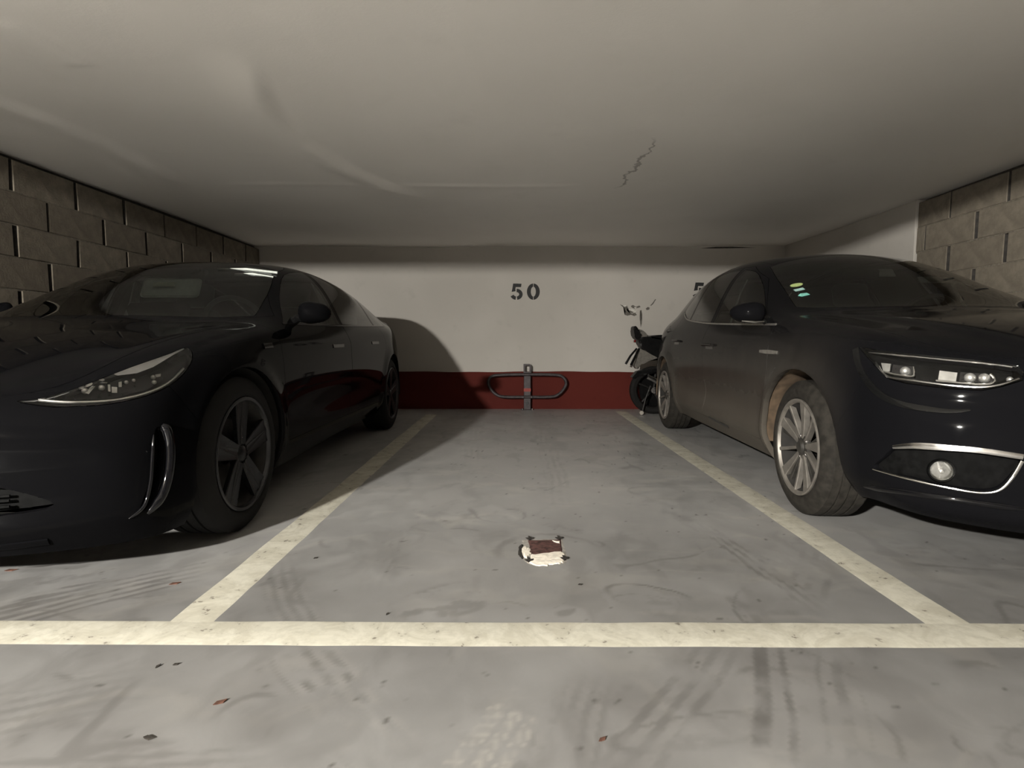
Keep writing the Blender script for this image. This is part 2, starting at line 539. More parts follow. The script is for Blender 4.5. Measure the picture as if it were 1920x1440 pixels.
# block side walls -------------------------------------------------------
def block_wall(name, x, face, y0, y1):
    """x: plane of the face; face: +1 looks to +x, -1 looks to -x; blocks are children"""
    back = ssp(box(name, min(x - face * .06, x - face * .2), max(x - face * .06, x - face * .2), y0 - .3 if y0 < 1 else y0, WALL_Y + .05, -.02, CEIL_Z + .1, M['joint_dark']))
    L, Hh, D = .5, .2, .055
    metas = []
    for var in range(3):
        b = bmesh.new()
        rnd = random.Random(var)
        g = .009 + .004 * var
        bx(b, -D, 0, -L / 2 + g, L / 2 - g, -Hh / 2 + .002, Hh / 2 - .002)
        for v in b.verts:
            v.co.y += rnd.uniform(-.003, .003)
            if v.co.x > -.01: v.co.x += rnd.uniform(-.003, .003)
        es = [e for e in b.edges if all(v.co.x > -.02 for v in e.verts)]
        bmesh.ops.bevel(b, geom=es, offset=.005, segments=1, affect='EDGES')
        bmesh.ops.recalc_face_normals(b, faces=b.faces)
        me = bpy.data.meshes.new('concrete_block'); b.to_mesh(me); b.free()
        me.materials.append(M['block']); me.materials.append(M['joint_dark'])
        for p in me.polygons:
            if abs(p.normal.y) > .9: p.material_index = 1
        metas.append(me)
    rnd = random.Random(name)
    z = CEIL_Z - .03 - Hh / 2
    row = 0
    while z > -.02:
        off = (0.16 if row % 2 == 0 else -.09)
        y = y0 + off - L
        yy = y1 - .0
        c = yy + L / 2 + off
        while c + L / 2 > y0:
            lo, hi = max(c - L / 2, y0), min(c + L / 2, y1)
            if hi - lo > .06:
                o = bpy.data.objects.new('concrete_block', rnd.choice(metas))
                COL.objects.link(o)
                o.parent = back
                o.location = (x + rnd.uniform(-.003, .003), (lo + hi) / 2, z)
                o.scale = (1, (hi - lo) / L, min(1.0, (z + Hh / 2) / Hh) if z < Hh / 2 else 1)
                if face < 0: o.rotation_euler = (0, 0, math.pi)
                if z < Hh / 2: o.location.z = (z + Hh / 2) / 2
            c -= L
        # bed joint, smeared nearly flush
        if z - Hh / 2 > .02:
            b = bmesh.new()
            n = 40; pr = None
            for i in range(n + 1):
                yy2 = y0 + (y1 - y0) * i / n
                hw = .007 + rnd.uniform(0, .006)
                xo = x + face * rnd.uniform(-.007, -.001)
                r_ = [b.verts.new((x - face * .05, yy2, z - Hh / 2 - hw)), b.verts.new((xo, yy2, z - Hh / 2 - hw * .6)),
                      b.verts.new((xo, yy2, z - Hh / 2 + hw * .6)), b.verts.new((x - face * .05, yy2, z - Hh / 2 + hw))]
                if pr:
                    for k in range(3): b.faces.new((pr[k], r_[k], r_[k + 1], pr[k + 1]))
                pr = r_
            obj('mortar_bed', b, M['mortar'], back)
        z -= Hh
        row += 1
    return back


block_wall('wall_left', LEFT_X, 1, .9, WALL_Y)
block_wall('wall_right', RIGHT_X + .012, -1, .9, 4.64)
# rendered and whitewashed end of the right wall
ssp(box('wall_right_rendered', RIGHT_X - .004, RIGHT_X + .15, 4.64, WALL_Y + .02, -.02, CEIL_Z + .06, M['white_wall'], bevel=.003))
# drive aisle behind the viewer
ssp(box('wall_aisle', -AX, AX, AY - .2, AY, -.02, 2.38, M['aisle_wall']))
ssp(box('wall_aisle_left', -AX - .2, -AX, AY, WALL_Y, -.02, 2.38, M['aisle_wall']))
ssp(box('wall_aisle_right', AX, AX + .2, AY, WALL_Y, -.02, 2.38, M['aisle_wall']))


# lamps of the aisle -----------------------------------------------------
def aisle_lamp(x, y, z, heading, power, label):
    """oval bulkhead lamp hung on two rods: backplate, glass body, wire guard"""
    t = empty('ceiling_lamp', (x, y, AISLE_Z), math.radians(heading))
    tag(t, label, 'lamp')
    h = z - AISLE_Z
    b = bmesh.new()
    lathe(b, [(h + .036, .001), (h + .036, .10), (h + .050, .105), (h + .062, .09), (h + .062, .001)], 32, 'z')
    for v in b.verts: v.co.x *= 1.5
    obj('backplate', b, M['white_metal'], t)
    for s in (-.09, .09):
        c = bmesh.new(); tube(c, [(s, 0, h + .06), (s, 0, -.001)], .006, 8)
        obj('hanger', c, M['steel'], t)
    e = NT('lamp_glass')
    fl = e.ramp(e.noise(3), .0, 1.0, .97, 1.03)
    e.fin(c4(.9), .4, Emission_Color=LAMP_COLOUR + (1,), Emission_Strength=e.math('MULTIPLY', fl, power))
    b = bmesh.new(); bmesh.ops.create_uvsphere(b, u_segments=8, v_segments=4, radius=1)
    for v in b.verts: v.co = Vector((v.co.x * .14, v.co.y * .09, v.co.z * .034 + h))
    obj('lamp_glass', b, e.m, t)
    return t


for i, (x, y, z, a, p) in enumerate(LAMPS):
    aisle_lamp(x, y, z, a, p, 'oval bulkhead lamp hung from the aisle ceiling opposite the left car')

# painted bay lines ------------------------------------------------------
def floor_line(name, pts0, pts1, label, n=50, z=.0022):
    """pts0/pts1: ends as (x, y, half width x, half width y)"""
    b = bmesh.new()
    rnd = random.Random(label)
    (xa, ya), (xb, yb), hw = pts0, pts1, .0545
    d = Vector((xb - xa, yb - ya, 0)); L = d.length; d.normalize(); nrm = Vector((-d.y, d.x, 0))
    pr = None
    for i in range(n + 1):
        p = Vector((xa, ya, 0)) + d * L * i / n
        w0, w1 = hw + rnd.uniform(-.0025, .0025), hw + rnd.uniform(-.0025, .0025)
        r_ = [b.verts.new(p + nrm * (w0 + .010)), b.verts.new(p + nrm * w0 + Vector((0, 0, z))), b.verts.new(p - nrm * w1 + Vector((0, 0, z))), b.verts.new(p - nrm * (w1 + .010))]
        if pr:
            for k in range(3): b.faces.new((pr[k], r_[k], r_[k + 1], pr[k + 1]))
        pr = r_
    o = obj(name, b, M['line'])
    return tag(o, label, 'floor marking')


floor_line('bay_line', (-.955, 6.30), (-.943, 1.50), 'cream line on the floor between the empty bay and the left car', z=.0010)
floor_line('bay_line', (1.245, 6.62), (1.25, 1.50), 'cream line on the floor between the empty bay and the right car', z=.0010)
floor_line('aisle_line', (-8.0, 1.505), (8.0, 1.512), 'long cream line across the floor closing the bays off from the aisle', 120, z=.0014)


# ================================================================== car engine
def interp(keys, s):
    """keys sorted by s: (s, x, z) -> (x, z), monotone cubic"""
    n = len(keys)
    if s <= keys[0][0]: return keys[0][1], keys[0][2]
    if s >= keys[-1][0]: return keys[-1][1], keys[-1][2]
    out = []
    for c in (1, 2):
        h = [keys[i + 1][0] - keys[i][0] for i in range(n - 1)]
        d = [(keys[i + 1][c] - keys[i][c]) / h[i] for i in range(n - 1)]
        m = [d[0]] + [0 if d[i - 1] * d[i] <= 0 else 2 * d[i - 1] * d[i] / (d[i - 1] + d[i]) for i in range(1, n - 1)] + [d[-1]]
        i = max(k for k in range(n - 1) if keys[k][0] <= s)
        t = (s - keys[i][0]) / h[i]
        out.append((2 * t ** 3 - 3 * t * t + 1) * keys[i][c] + (t ** 3 - 2 * t * t + t) * h[i] * m[i] + (-2 * t ** 3 + 3 * t * t) * keys[i + 1][c] + (t ** 3 - t * t) * h[i] * m[i + 1])
    return tuple(out)


def body_surface(spec, levels=3):
    """sub-divided body, returned as a bmesh of the x >= 0 half; local frame: x out, y back from the nose, z up"""
    rails, S = spec['rails'], spec['stations']
    cols = []
    n = len(S)
    for j in range(n):
        pts = {}
        for k in (0, 1, 2, 3, 4, 6, 8):
            K = rails[k]
            s = K[0][0] if j == 0 else K[-1][0] if j == n - 1 else min(max(S[j], K[0][0] + .03 * j), K[-1][0] - .03 * (n - 1 - j))
            x, z = interp(K, s)
            pts[k] = Vector((x, s, z))
        bul = interp([(a, b, 0) for a, b in spec['bulge']], S[j])[0]
        p5 = pts[4].lerp(pts[6], .52)
        d = pts[6] - pts[4]
        nn = Vector((d.z, 0, -d.x))
        if nn.length > 1e-6: p5 += nn.normalized() * bul
        pts[5] = p5
        p7 = pts[6].lerp(pts[8], .5)
        p7.x = pts[6].x * .52
        p7.z = pts[8].z - (pts[8].z - pts[6].z) * .27
        p7.y = pts[8].y + (pts[6].y - pts[8].y) * .3
        pts[7] = p7
        cols.append([pts[k] for k in range(9)])
    bm = bmesh.new()
    V = {}

    def vert(co, key):
        if key not in V: V[key] = bm.verts.new(co)
        return V[key]

    def add(sign):
        def P(j, k): return vert((0.0 if k == 8 else sign * cols[j][k].x, cols[j][k].y, cols[j][k].z), ('s', j, k, 0 if k == 8 else sign))

        def cap(G, j, tagc):
            def Q(r, c):
                if c == 0: return P(j, r)
                if r == 4: return P(j, 4 + c)
                y, x, z = G[r][c - 1]
                return vert((0.0 if c == 4 else sign * x, y, z), (tagc, r, c, 0 if c == 4 else sign))
            for r in range(4):
                for c in range(4):
                    q = (Q(r, c), Q(r, c + 1), Q(r + 1, c + 1), Q(r + 1, c))
                    bm.faces.new(q if (sign > 0) == (tagc == 'f') else q[::-1])
        for j in range(n - 1):
            for k in range(8):
                q = (P(j, k), P(j, k + 1), P(j + 1, k + 1), P(j + 1, k))
                bm.faces.new(q if sign > 0 else q[::-1])
        cap(spec['front'], 0, 'f')
        cap(spec['rear'], n - 1, 'r')
    add(1); add(-1)
    bmesh.ops.recalc_face_normals(bm, faces=bm.faces)
    cl = bm.edges.layers.float.new('crease_edge')
    for (j0, k0, j1, k1, cval) in spec.get('crease', ()):
        for sg in (1, -1):
            for j in range(j0, j1 + 1):
                for k in range(k0, k1 + 1):
                    for (jj, kk) in ((j + 1, k), (j, k + 1)):
                        if jj > j1 or kk > k1: continue
                        a = V.get(('s', j, k, 0 if k == 8 else sg)); b = V.get(('s', jj, kk, 0 if kk == 8 else sg))
                        e = a and b and bm.edges.get((a, b))
                        if e: e[cl] = cval
    me = bpy.data.meshes.new('cage'); bm.to_mesh(me); bm.free()
    ob = bpy.data.objects.new('cage', me); COL.objects.link(ob)
    md = ob.modifiers.new('s', 'SUBSURF'); md.levels = levels; md.render_levels = levels; md.boundary_smooth = 'ALL'
    dg = bpy.context.evaluated_depsgraph_get()
    dg.update()
    me2 = bpy.data.meshes.new_from_object(ob.evaluated_get(dg))
    bpy.data.objects.remove(ob)
    b2 = bmesh.new(); b2.from_mesh(me2); bpy.data.meshes.remove(me2)
    for v in b2.verts:
        sx = 1 if v.co.x >= 0 else -1
        v.co.x = sx * abs(v.co.x)
        if spec.get('shape'): spec['shape'](v)
    b2.normal_update()
    c = sum((f.calc_center_median().normalized().dot(f.normal) for f in b2.faces))
    if c < 0:
        bmesh.ops.reverse_faces(b2, faces=b2.faces); b2.normal_update()
    nl = b2.verts.layers.float_vector.new('n0')
    for v in b2.verts: v[nl] = v.normal
    bmesh.ops.delete(b2, geom=[f for f in b2.faces if f.calc_center_median().x < 0], context='FACES')
    for v in b2.verts:
        if abs(v.co.x) < 1e-4: v.co.x = 0
    return b2


PROJ = {'side': (Vector((0, 1, 0)), Vector((0, 0, 1))), 'top': (Vector((1, 0, 0)), Vector((0, 1, 0))), 'front': (Vector((1, 0, 0)), Vector((0, 0, 1))),
        'obl': (Vector((.70711, .70711, 0)), Vector((0, 0, 1)))}
FILT = {'side': lambda c, n: n.x > .12 and c.x > .3, 'top': lambda c, n: n.z > .12, 'front': lambda c, n: n.y < -.05 and c.y < 1.2, 'back': lambda c, n: n.y > .1,
        'obl': lambda c, n: (n.x - n.y) > .1 and c.y < 1.3}


def pip(p, poly):
    ins = False
    x, y = p
    n = len(poly)
    for i in range(n):
        x0, y0 = poly[i]; x1, y1 = poly[i - 1]
        if (y0 > y) != (y1 > y) and x < (x1 - x0) * (y - y0) / (y1 - y0) + x0: ins = not ins
    return ins


def knife(bm, poly, proj, filt):
    e1, e2 = PROJ['front' if proj == 'back' else proj]
    ax = e1.cross(e2)
    nl = bm.verts.layers.float_vector['n0']
    n = len(poly)
    xs = [p[0] for p in poly]; ys = [p[1] for p in poly]
    X0, X1, Y0, Y1 = min(xs), max(xs), min(ys), max(ys)
    def bbox(f):
        a = [v.co.dot(e1) for v in f.verts]; b = [v.co.dot(e2) for v in f.verts]
        return min(a), max(a), min(b), max(b)
    for i in range(n):
        a, b = poly[i], poly[(i + 1) % n]
        sx0, sx1, sy0, sy1 = min(a[0], b[0]), max(a[0], b[0]), min(a[1], b[1]), max(a[1], b[1])
        fs = []
        for f in bm.faces:
            c = f.calc_center_bounds()
            cx, cy = c.dot(e1), c.dot(e2)
            if cx < sx0 - .12 or cx > sx1 + .12 or cy < sy0 - .12 or cy > sy1 + .12: continue
            if not filt(c, f.normal): continue
            q = bbox(f)
            if q[1] < sx0 - 1e-5 or q[0] > sx1 + 1e-5 or q[3] < sy0 - 1e-5 or q[2] > sy1 + 1e-5: continue
            fs.append(f)
        if not fs: continue
        d = (b[0] - a[0], b[1] - a[1])
        no = e1 * (-d[1]) + e2 * d[0]
        if no.length < 1e-7: continue
        geom = list({x for f in fs for x in (*f.verts, *f.edges)}) + fs
        bmesh.ops.bisect_plane(bm, geom=geom, dist=2e-5, plane_co=e1 * a[0] + e2 * a[1], plane_no=no.normalized())
    bm.normal_update()


class Car:
    def __init__(s, spec):
        s.bm = body_surface(spec)
        s.nl = s.bm.verts.layers.float_vector['n0']
        s.tree = BVHTree.FromBMesh(s.bm)
        s.id = s.bm.faces.layers.int.new('panel')
        s.names = ['body']
        s.spec = spec

    def cut(s, name, poly, proj, filt=None, over=None):
        """carve a panel; later cuts win; over: only take faces now belonging to these panels"""
        filt = filt or FILT[proj]
        knife(s.bm, poly, proj, filt)
        e1, e2 = PROJ['front' if proj == 'back' else proj]
        if name not in s.names: s.names.append(name)
        k = s.names.index(name)
        ok = None if over is None else {s.names.index(o) for o in over if o in s.names}
        for f in s.bm.faces:
            c = f.calc_center_median()
            if filt(c, f.normal) and (ok is None or f[s.id] in ok) and pip((c.dot(e1), c.dot(e2)), poly): f[s.id] = k

    def fix_normals(s):
        # vertices made by the knife lie on flat faces: give them the smooth normal of the uncut skin
        for v in s.bm.verts:
            hit = s.tree.find_nearest(v.co)
        return

    def panel(s, name, gap=.0016, depth=.014, offset=0.0, mirror='join', bowl=None):
        """mesh data of one panel. mirror: 'join' both halves in one mesh, 'none' only +x"""
        k = s.names.index(name)
        fs = [f for f in s.bm.faces if f[s.id] == k]
        if not fs: return None
        fset = set(fs)
        bedges = {}
        for f in fs:
            for e in f.edges:
                if sum(1 for g in e.link_faces if g in fset) == 1: bedges[e] = f
        vidx, co, nr = {}, [], []
        for f in fs:
            for v in f.verts:
                if v not in vidx:
                    vidx[v] = len(co); n = v[s.nl]
                    n = Vector(n)
                    if n.length < .5: n = v.normal
                    n.normalize()
                    co.append(v.co.copy()); nr.append(n)
        inward = {}
        flange = []
        for e, f in bedges.items():
            mid = abs(e.verts[0].co.x) < 2e-4 and abs(e.verts[1].co.x) < 2e-4
            if mid: continue
            d = (e.verts[1].co - e.verts[0].co)
            t = d.cross(f.normal)
            if t.length < 1e-9: continue
            t.normalize()
            if t.dot(f.calc_center_median() - e.verts[0].co) < 0: t = -t
            for v in e.verts: inward.setdefault(v, Vector()).__iadd__(t)
            # orientation as the face walks it
            vs = list(f.verts); i = vs.index(e.verts[0])
            a, b = (e.verts[0], e.verts[1]) if vs[(i + 1) % len(vs)] is e.verts[1] else (e.verts[1], e.verts[0])
            flange.append((a, b))
        for v, t in inward.items():
            if t.length > 1e-6:
                t = t.normalized() * gap
                if abs(v.co.x) < 2e-4: t.x = 0
                co[vidx[v]] += t
        if offset:
            for i in range(len(co)): co[i] = co[i] + nr[i] * offset
        faces = [[vidx[v] for v in f.verts] for f in fs]
        # flange that turns inward all round
        if depth:
            ring = {}
            for v, t in inward.items():
                i = vidx[v]; tn = -t.normalized() if t.length > 1e-6 else nr[i]
                a, b = len(co), len(co) + 1
                co.append(co[i].copy()); nr.append((tn + nr[i] * .6).normalized())
                q = co[i] - nr[i] * depth
                if abs(v.co.x) < 2e-4: q.x = 0
                co.append(q); nr.append(tn)
                ring[v] = (a, b)
            for a, b in flange:
                faces.append([ring[a][0], ring[a][1], ring[b][1], ring[b][0]])
        if mirror == 'join':
            m = {}
            n0 = len(co)
            for i in range(n0):
                if abs(co[i].x) < 2e-4: m[i] = i; co[i].x = 0
                else:
                    m[i] = len(co); co.append(Vector((-co[i].x, co[i].y, co[i].z))); nr.append(Vector((-nr[i].x, nr[i].y, nr[i].z)))
            faces += [[m[i] for i in f[::-1]] for f in faces[:]]
        return co, nr, faces

    @staticmethod
    def flip(data):
        co, nr, faces = data
        return ([Vector((-c.x, c.y, c.z)) for c in co], [Vector((-c.x, c.y, c.z)) for c in nr], [f[::-1] for f in faces])

    @staticmethod
    def mesh(name, data, mat, parent):
        co, nr, faces = data
        me = bpy.data.meshes.new(name)
        me.from_pydata(co, [], faces)
        me.validate(clean_customdata=False)
        me.polygons.foreach_set('use_smooth', [True] * len(me.polygons))
        if len(me.vertices) == len(nr): me.normals_split_custom_set_from_vertices([tuple(n) for n in nr])
        return link_mesh(name, me, mat, parent)

    def one(s, name, part, mat, parent, **kw):
        d = s.panel(name, mirror='join', **kw)
        return s.mesh(part, d, mat, parent) if d else None

    def pair(s, name, part, mat, parents, **kw):
        """a panel on either flank; parents: one parent or (right, left)"""
        if not isinstance(parents, (list, tuple)): parents = (parents, parents)
        d = s.panel(name, mirror='none', **kw)
        if not d: return (None, None)
        return s.mesh(part, d, mat, parents[0]), s.mesh(part, s.flip(d), mat, parents[1])

    def hit(s, origin, direction):
        """point and normal of the skin met by a ray"""
        p, n, i, d = s.tree.ray_cast(Vector(origin), Vector(direction))
        return (p, n) if p is not None else (None, None)


def both(fn, parents):
    """build something for +x and its mirror image for -x"""
    if not isinstance(parents, (list, tuple)): parents = (parents, parents)
    res = []
    for sg, par in ((1, parents[0]), (-1, parents[1])):
        bm, name, m = fn()
        if sg < 0:
            for v in bm.verts: v.co.x = -v.co.x
            bmesh.ops.reverse_faces(bm, faces=bm.faces)
        res.append(obj(name, bm, m, par))
    return res


def circle_arch(cy, cz, r, n=26, drop=0.0):
    """wheel opening in side view: an arc with its lower part running to the ground"""
    pts = []
    for i in range(n + 1):
        a = math.radians(-8 + 196 * i / n)
        pts.append((cy + r * math.cos(a), cz + r * math.sin(a)))
    pts += [(cy - r * 1.01, -.05), (cy + r * 1.01, -.05)]
    return pts


def make_tyre(R, Wd, rim_r, tread_mat, parent, grooves=3, blocks=64):
    """tyre on the x axis, outer face towards +x, x from -Wd to 0"""
    bm = bmesh.new()
    prof = []
    sh = .020
    prof += [(-.026, rim_r + .001), (-.012, rim_r + .007), (-.001, rim_r + .012), (0.005, rim_r + .022), (.006, rim_r + (R - rim_r) * .45), (-.002, R - .034), (-.014, R - .014), (-sh - .006, R - .003)]
    tw = Wd - 2 * sh - .012
    gx = [(-sh - .006) - tw * (i + 1) / (grooves + 1) for i in range(grooves)]
    for g in gx:
        prof += [(g + .0055, R), (g + .004, R - .007), (g - .004, R - .007), (g - .0055, R)]
    prof += [(-Wd + sh + .006, R - .003), (-Wd + .012, R - .014), (-Wd, R - .034), (-Wd - .004, rim_r + (R - rim_r) * .45), (-Wd + .008, rim_r + .008), (-Wd + .026, rim_r + .001)]
    lathe(bm, prof, 64, 'x', closed=True)
    return obj('tyre', bm, tread_mat, parent, angle=28)


# seats, dash and the like, seen dimly through the glass
def car_seat(parent, x, y, z, m, w=.50, h=.58, lean=18):
    t = empty('front_seat'); t.parent = parent; t.location = (x, y, z)
    b = bmesh.new(); bx(b, -w / 2, w / 2, -.26, .26, 0, .16, .05, 3)
    obj('seat_cushion', b, m, t)
    R = Matrix.Rotation(math.radians(-lean), 4, 'X')
    b = bmesh.new(); bx(b, -w / 2 + .01, w / 2 - .01, -.06, .07, 0, h, .045, 3)
    for v in b.verts:
        v.co.x *= 1 - .18 * max(0, v.co.z / h) ** 2
        v.co = R @ v.co + Vector((0, .24, .12))
    obj('backrest', b, m, t)
    b = bmesh.new(); bx(b, -.13, .13, -.05, .05, h + .03, h + .21, .04, 3)
    for v in b.verts: v.co = R @ v.co + Vector((0, .24, .12))
    obj('headrest', b, m, t)
    return t


# ================================================================== car materials
M['paint_left'] = dusty_paint('black_lacquer', c4(.0035, .0035, .004), c4(.05, .045, .038), .55, .10, .04)
M['paint_right'] = dusty_paint('dusty_black_lacquer', c4(.006, .006, .007), c4(.13, .115, .095), 1.0, .75, .07)
M['glass'] = glass_material('tinted_car_glass', .5)
M['privacy_glass'] = glass_material('dark_privacy_glass', .14)
M['roof_glass'] = mat('black_roof_glass', (.004, .004, .005), .03, var=.1, Specular_IOR_Level=.2)
M['lens'] = glass_material('clear_lamp_lens', .92, (1, 1, 1), .0)
M['lamp_dark'] = mat('dark_lamp_bowl', (.035, .033, .032), .3, .3, var=.2)
M['lamp_silver'] = mat('silvered_reflector', (.85, .84, .80), .38, .8, var=.08)
M['glare_white'] = mat('white_lens_glare', (.82, .82, .82), .35, .2, var=.05)
M['satin_black'] = mat('satin_black_trim', (.010, .010, .010), .32, var=.3)
M['matte_black'] = mat('matte_black_grille', (.006, .006, .006), .75, var=.3, Specular_IOR_Level=.04)
M['show_black'] = mat('polished_black_lacquer', (.004, .004, .005), .05, var=.2, Specular_IOR_Level=.5)
M['gloss_black'] = mat('gloss_black_trim', (.006, .006, .006), .07, var=.2, Specular_IOR_Level=.25)
M['liner'] = mat('muddy_wheel_arch_liner', (.10, .068, .042), .9, var=.4, scale=14, bump=.3)
M['liner_dark'] = mat('black_wheel_arch_liner', (.02, .018, .016), .9, var=.4, scale=14, bump=.3)
M['cabin'] = mat('dark_cabin_fabric', (.022, .021, .020), .8, var=.3, scale=90, bump=.2)
M['seat_dark'] = mat('black_seat_leather', (.020, .020, .020), .5, var=.2)
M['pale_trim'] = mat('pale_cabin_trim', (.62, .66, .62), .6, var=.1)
M['headliner'] = mat('grey_headlining', (.20, .20, .19), .9, var=.1)
M['brake'] = mat('brake_disc_steel', (.06, .055, .05), .5, .8, var=.3, scale=30)
M['tail_red'] = mat('red_tail_lamp', (.12, .006, .006), .1, var=.2)
M['alloy_dark'] = mat('gunmetal_wheel', (.012, .012, .013), .30, .3, var=.15, Specular_IOR_Level=.3)
M['alloy_rim'] = mat('grey_rim_edge', (.05, .05, .053), .35, .6, var=.1)
M['alloy_cut'] = mat('dusty_diamond_cut_alloy', (.24, .222, .198), .5, .6, var=.15, scale=20)
M['alloy_grey'] = mat('dusty_grey_alloy', (.035, .032, .028), .6, .2, var=.3, scale=20)


def wheel(parent, x, y, z, side, R, Wd, rim_r, build_rim, tyre_mat, steer=0.0):
    t = empty('wheel'); t.parent = parent
    t.location = (x, y, z)
    t.rotation_euler = (0, 0, (0 if side > 0 else math.pi) + math.radians(steer))
    make_tyre(R, Wd, rim_r, tyre_mat, t)
    build_rim(t, rim_r, Wd)
    b = bmesh.new(); lathe(b, [(-.11, .05), (-.11, .145), (-.085, .15), (-.085, .05)], 40, 'x', closed=True)
    obj('brake_disc', b, M['brake'], t)
    return t


def rim_barrel(t, r, Wd, m_lip, m_in):
    b = bmesh.new()
    lathe(b, [(-.006, r + .0085), (.002, r + .008), (.005, r + .002), (.003, r - .006), (-.010, r - .012), (-.014, r - .004)], 64, 'x', closed=True)
    obj('rim', b, m_lip, t)
    b = bmesh.new()
    lathe(b, [(-.012, r - .010), (-.03, r - .020), (-.08, r - .028), (-Wd + .02, r - .020), (-Wd + .02, r - .004), (-.03, r - .008)], 64, 'x', closed=True)
    obj('rim_barrel', b, m_in, t)
    b = bmesh.new(); lathe(b, [(-.14, .01), (-.14, r - .028), (-.145, r - .028), (-.145, .01)], 48, 'x', closed=True)
    obj('backing_plate', b, m_in, t)


def spoke(bm, ang, inner, outer, wi, wo, x_in, x_out, th=.022, skew=0.0, cup=.0):
    """one flat-faced spoke from the hub to the rim"""
    ca, sa = math.cos(ang), math.sin(ang)
    n = 6
    rows = []
    for i in range(n + 1):
        f = i / n
        r = inner + (outer - inner) * f
        w_ = wi + (wo - wi) * f
        x = x_in + (x_out - x_in) * (f ** 1.5)
        off = skew * f
        row = []
        for (u, dx) in ((-w_ / 2, -th), (-w_ / 2, -.003), (-w_ / 2 + .003, 0), (0, -cup), (w_ / 2 - .003, 0), (w_ / 2, -.003), (w_ / 2, -th)):
            y, z = r, u + off
            row.append(bm.verts.new((x + dx, ca * y - sa * z, sa * y + ca * z)))
        rows.append(row)
    for i in range(n):
        for k in range(6):
            bm.faces.new((rows[i][k], rows[i][k + 1], rows[i + 1][k + 1], rows[i + 1][k]))
        bm.faces.new((rows[i][6], rows[i][0], rows[i + 1][0], rows[i + 1][6]))
    bm.faces.new(rows[0][::-1]); bm.faces.new(rows[-1])
    return bm


def hub(t, m_cap, r=.034, x=-.012):
    b = bmesh.new(); lathe(b, [(x - .03, r + .03), (x - .012, r + .026), (x - .008, r + .004), (x - .002, r), (x + .003, r * .8), (x + .004, .002)], 32, 'x')
    obj('hub_cap', b, m_cap, t)
    for k in range(5):
        a = 2 * math.pi * (k + .5) / 5
        b = bmesh.new(); lathe(b, [(0, .009), (.010, .009), (.014, .006), (.014, .001)], 8, 'x')
        for v in b.verts: v.co += Vector((x - .022, .052 * math.cos(a), .052 * math.sin(a)))
        obj('wheel_bolt', b, M['steel'], t)


def mirror_pod(parents, base, out, up, size, mats, lean=0.0):
    """door mirror: pod, stalk, glass; base on the door skin (+x side)"""
    (bx_, by_, bz_), (W_, D_, H_) = base, size
    roots = []
    for sg, par in ((1, parents[0]), (-1, parents[1])):
        t = empty('door_mirror'); t.parent = par
        b = bmesh.new()
        bmesh.ops.create_uvsphere(b, u_segments=24, v_segments=14, radius=1)
        for v in b.verts:
            c = v.co
            p = 2.6
            q = (abs(c.x) ** p + abs(c.z) ** p) ** (1 / p)
            k = (math.hypot(c.x, c.z) / q) if q > 1e-6 else 1
            x, y, z = c.x * k * W_ / 2, c.y * D_ / 2, c.z * k * H_ / 2
            if y > 0: y *= .25
            z *= 1 - .22 * (c.x)                      # lower towards the tip
            x += -.15 * D_ * 0
            v.co = Vector((sg * (bx_ + out + W_ / 2 + x), by_ + y + .05 * (x / W_ + .5), bz_ + up + z))
        obj('mirror_shell', b, mats[0], t)
        b = bmesh.new()
        tube(b, [(sg * (bx_ - .03), by_ + .02, bz_), (sg * (bx_ + out * .6), by_ + .01, bz_ + up * .4), (sg * (bx_ + out + W_ * .3), by_, bz_ + up - H_ * .3)], [.028, .022, .026], 10)
        obj('mirror_stalk', b, mats[1], t)
        b = bmesh.new()
        pts = [(.43 * W_ * math.copysign(abs(math.cos(a)) ** .7, math.cos(a)), .40 * H_ * math.copysign(abs(math.sin(a)) ** .7, math.sin(a))) for a in [2 * math.pi * i / 24 for i in range(24)]]
        prism(b, pts, .118 * D_, .15 * D_, lambda a, c, tt: Vector((sg * (bx_ + out + W_ / 2 + a), by_ + tt + .05 * (a / W_ + .5), bz_ + up + c)))
        obj('mirror_glass', b, M['chrome'], t)
        roots.append(t)
    return roots


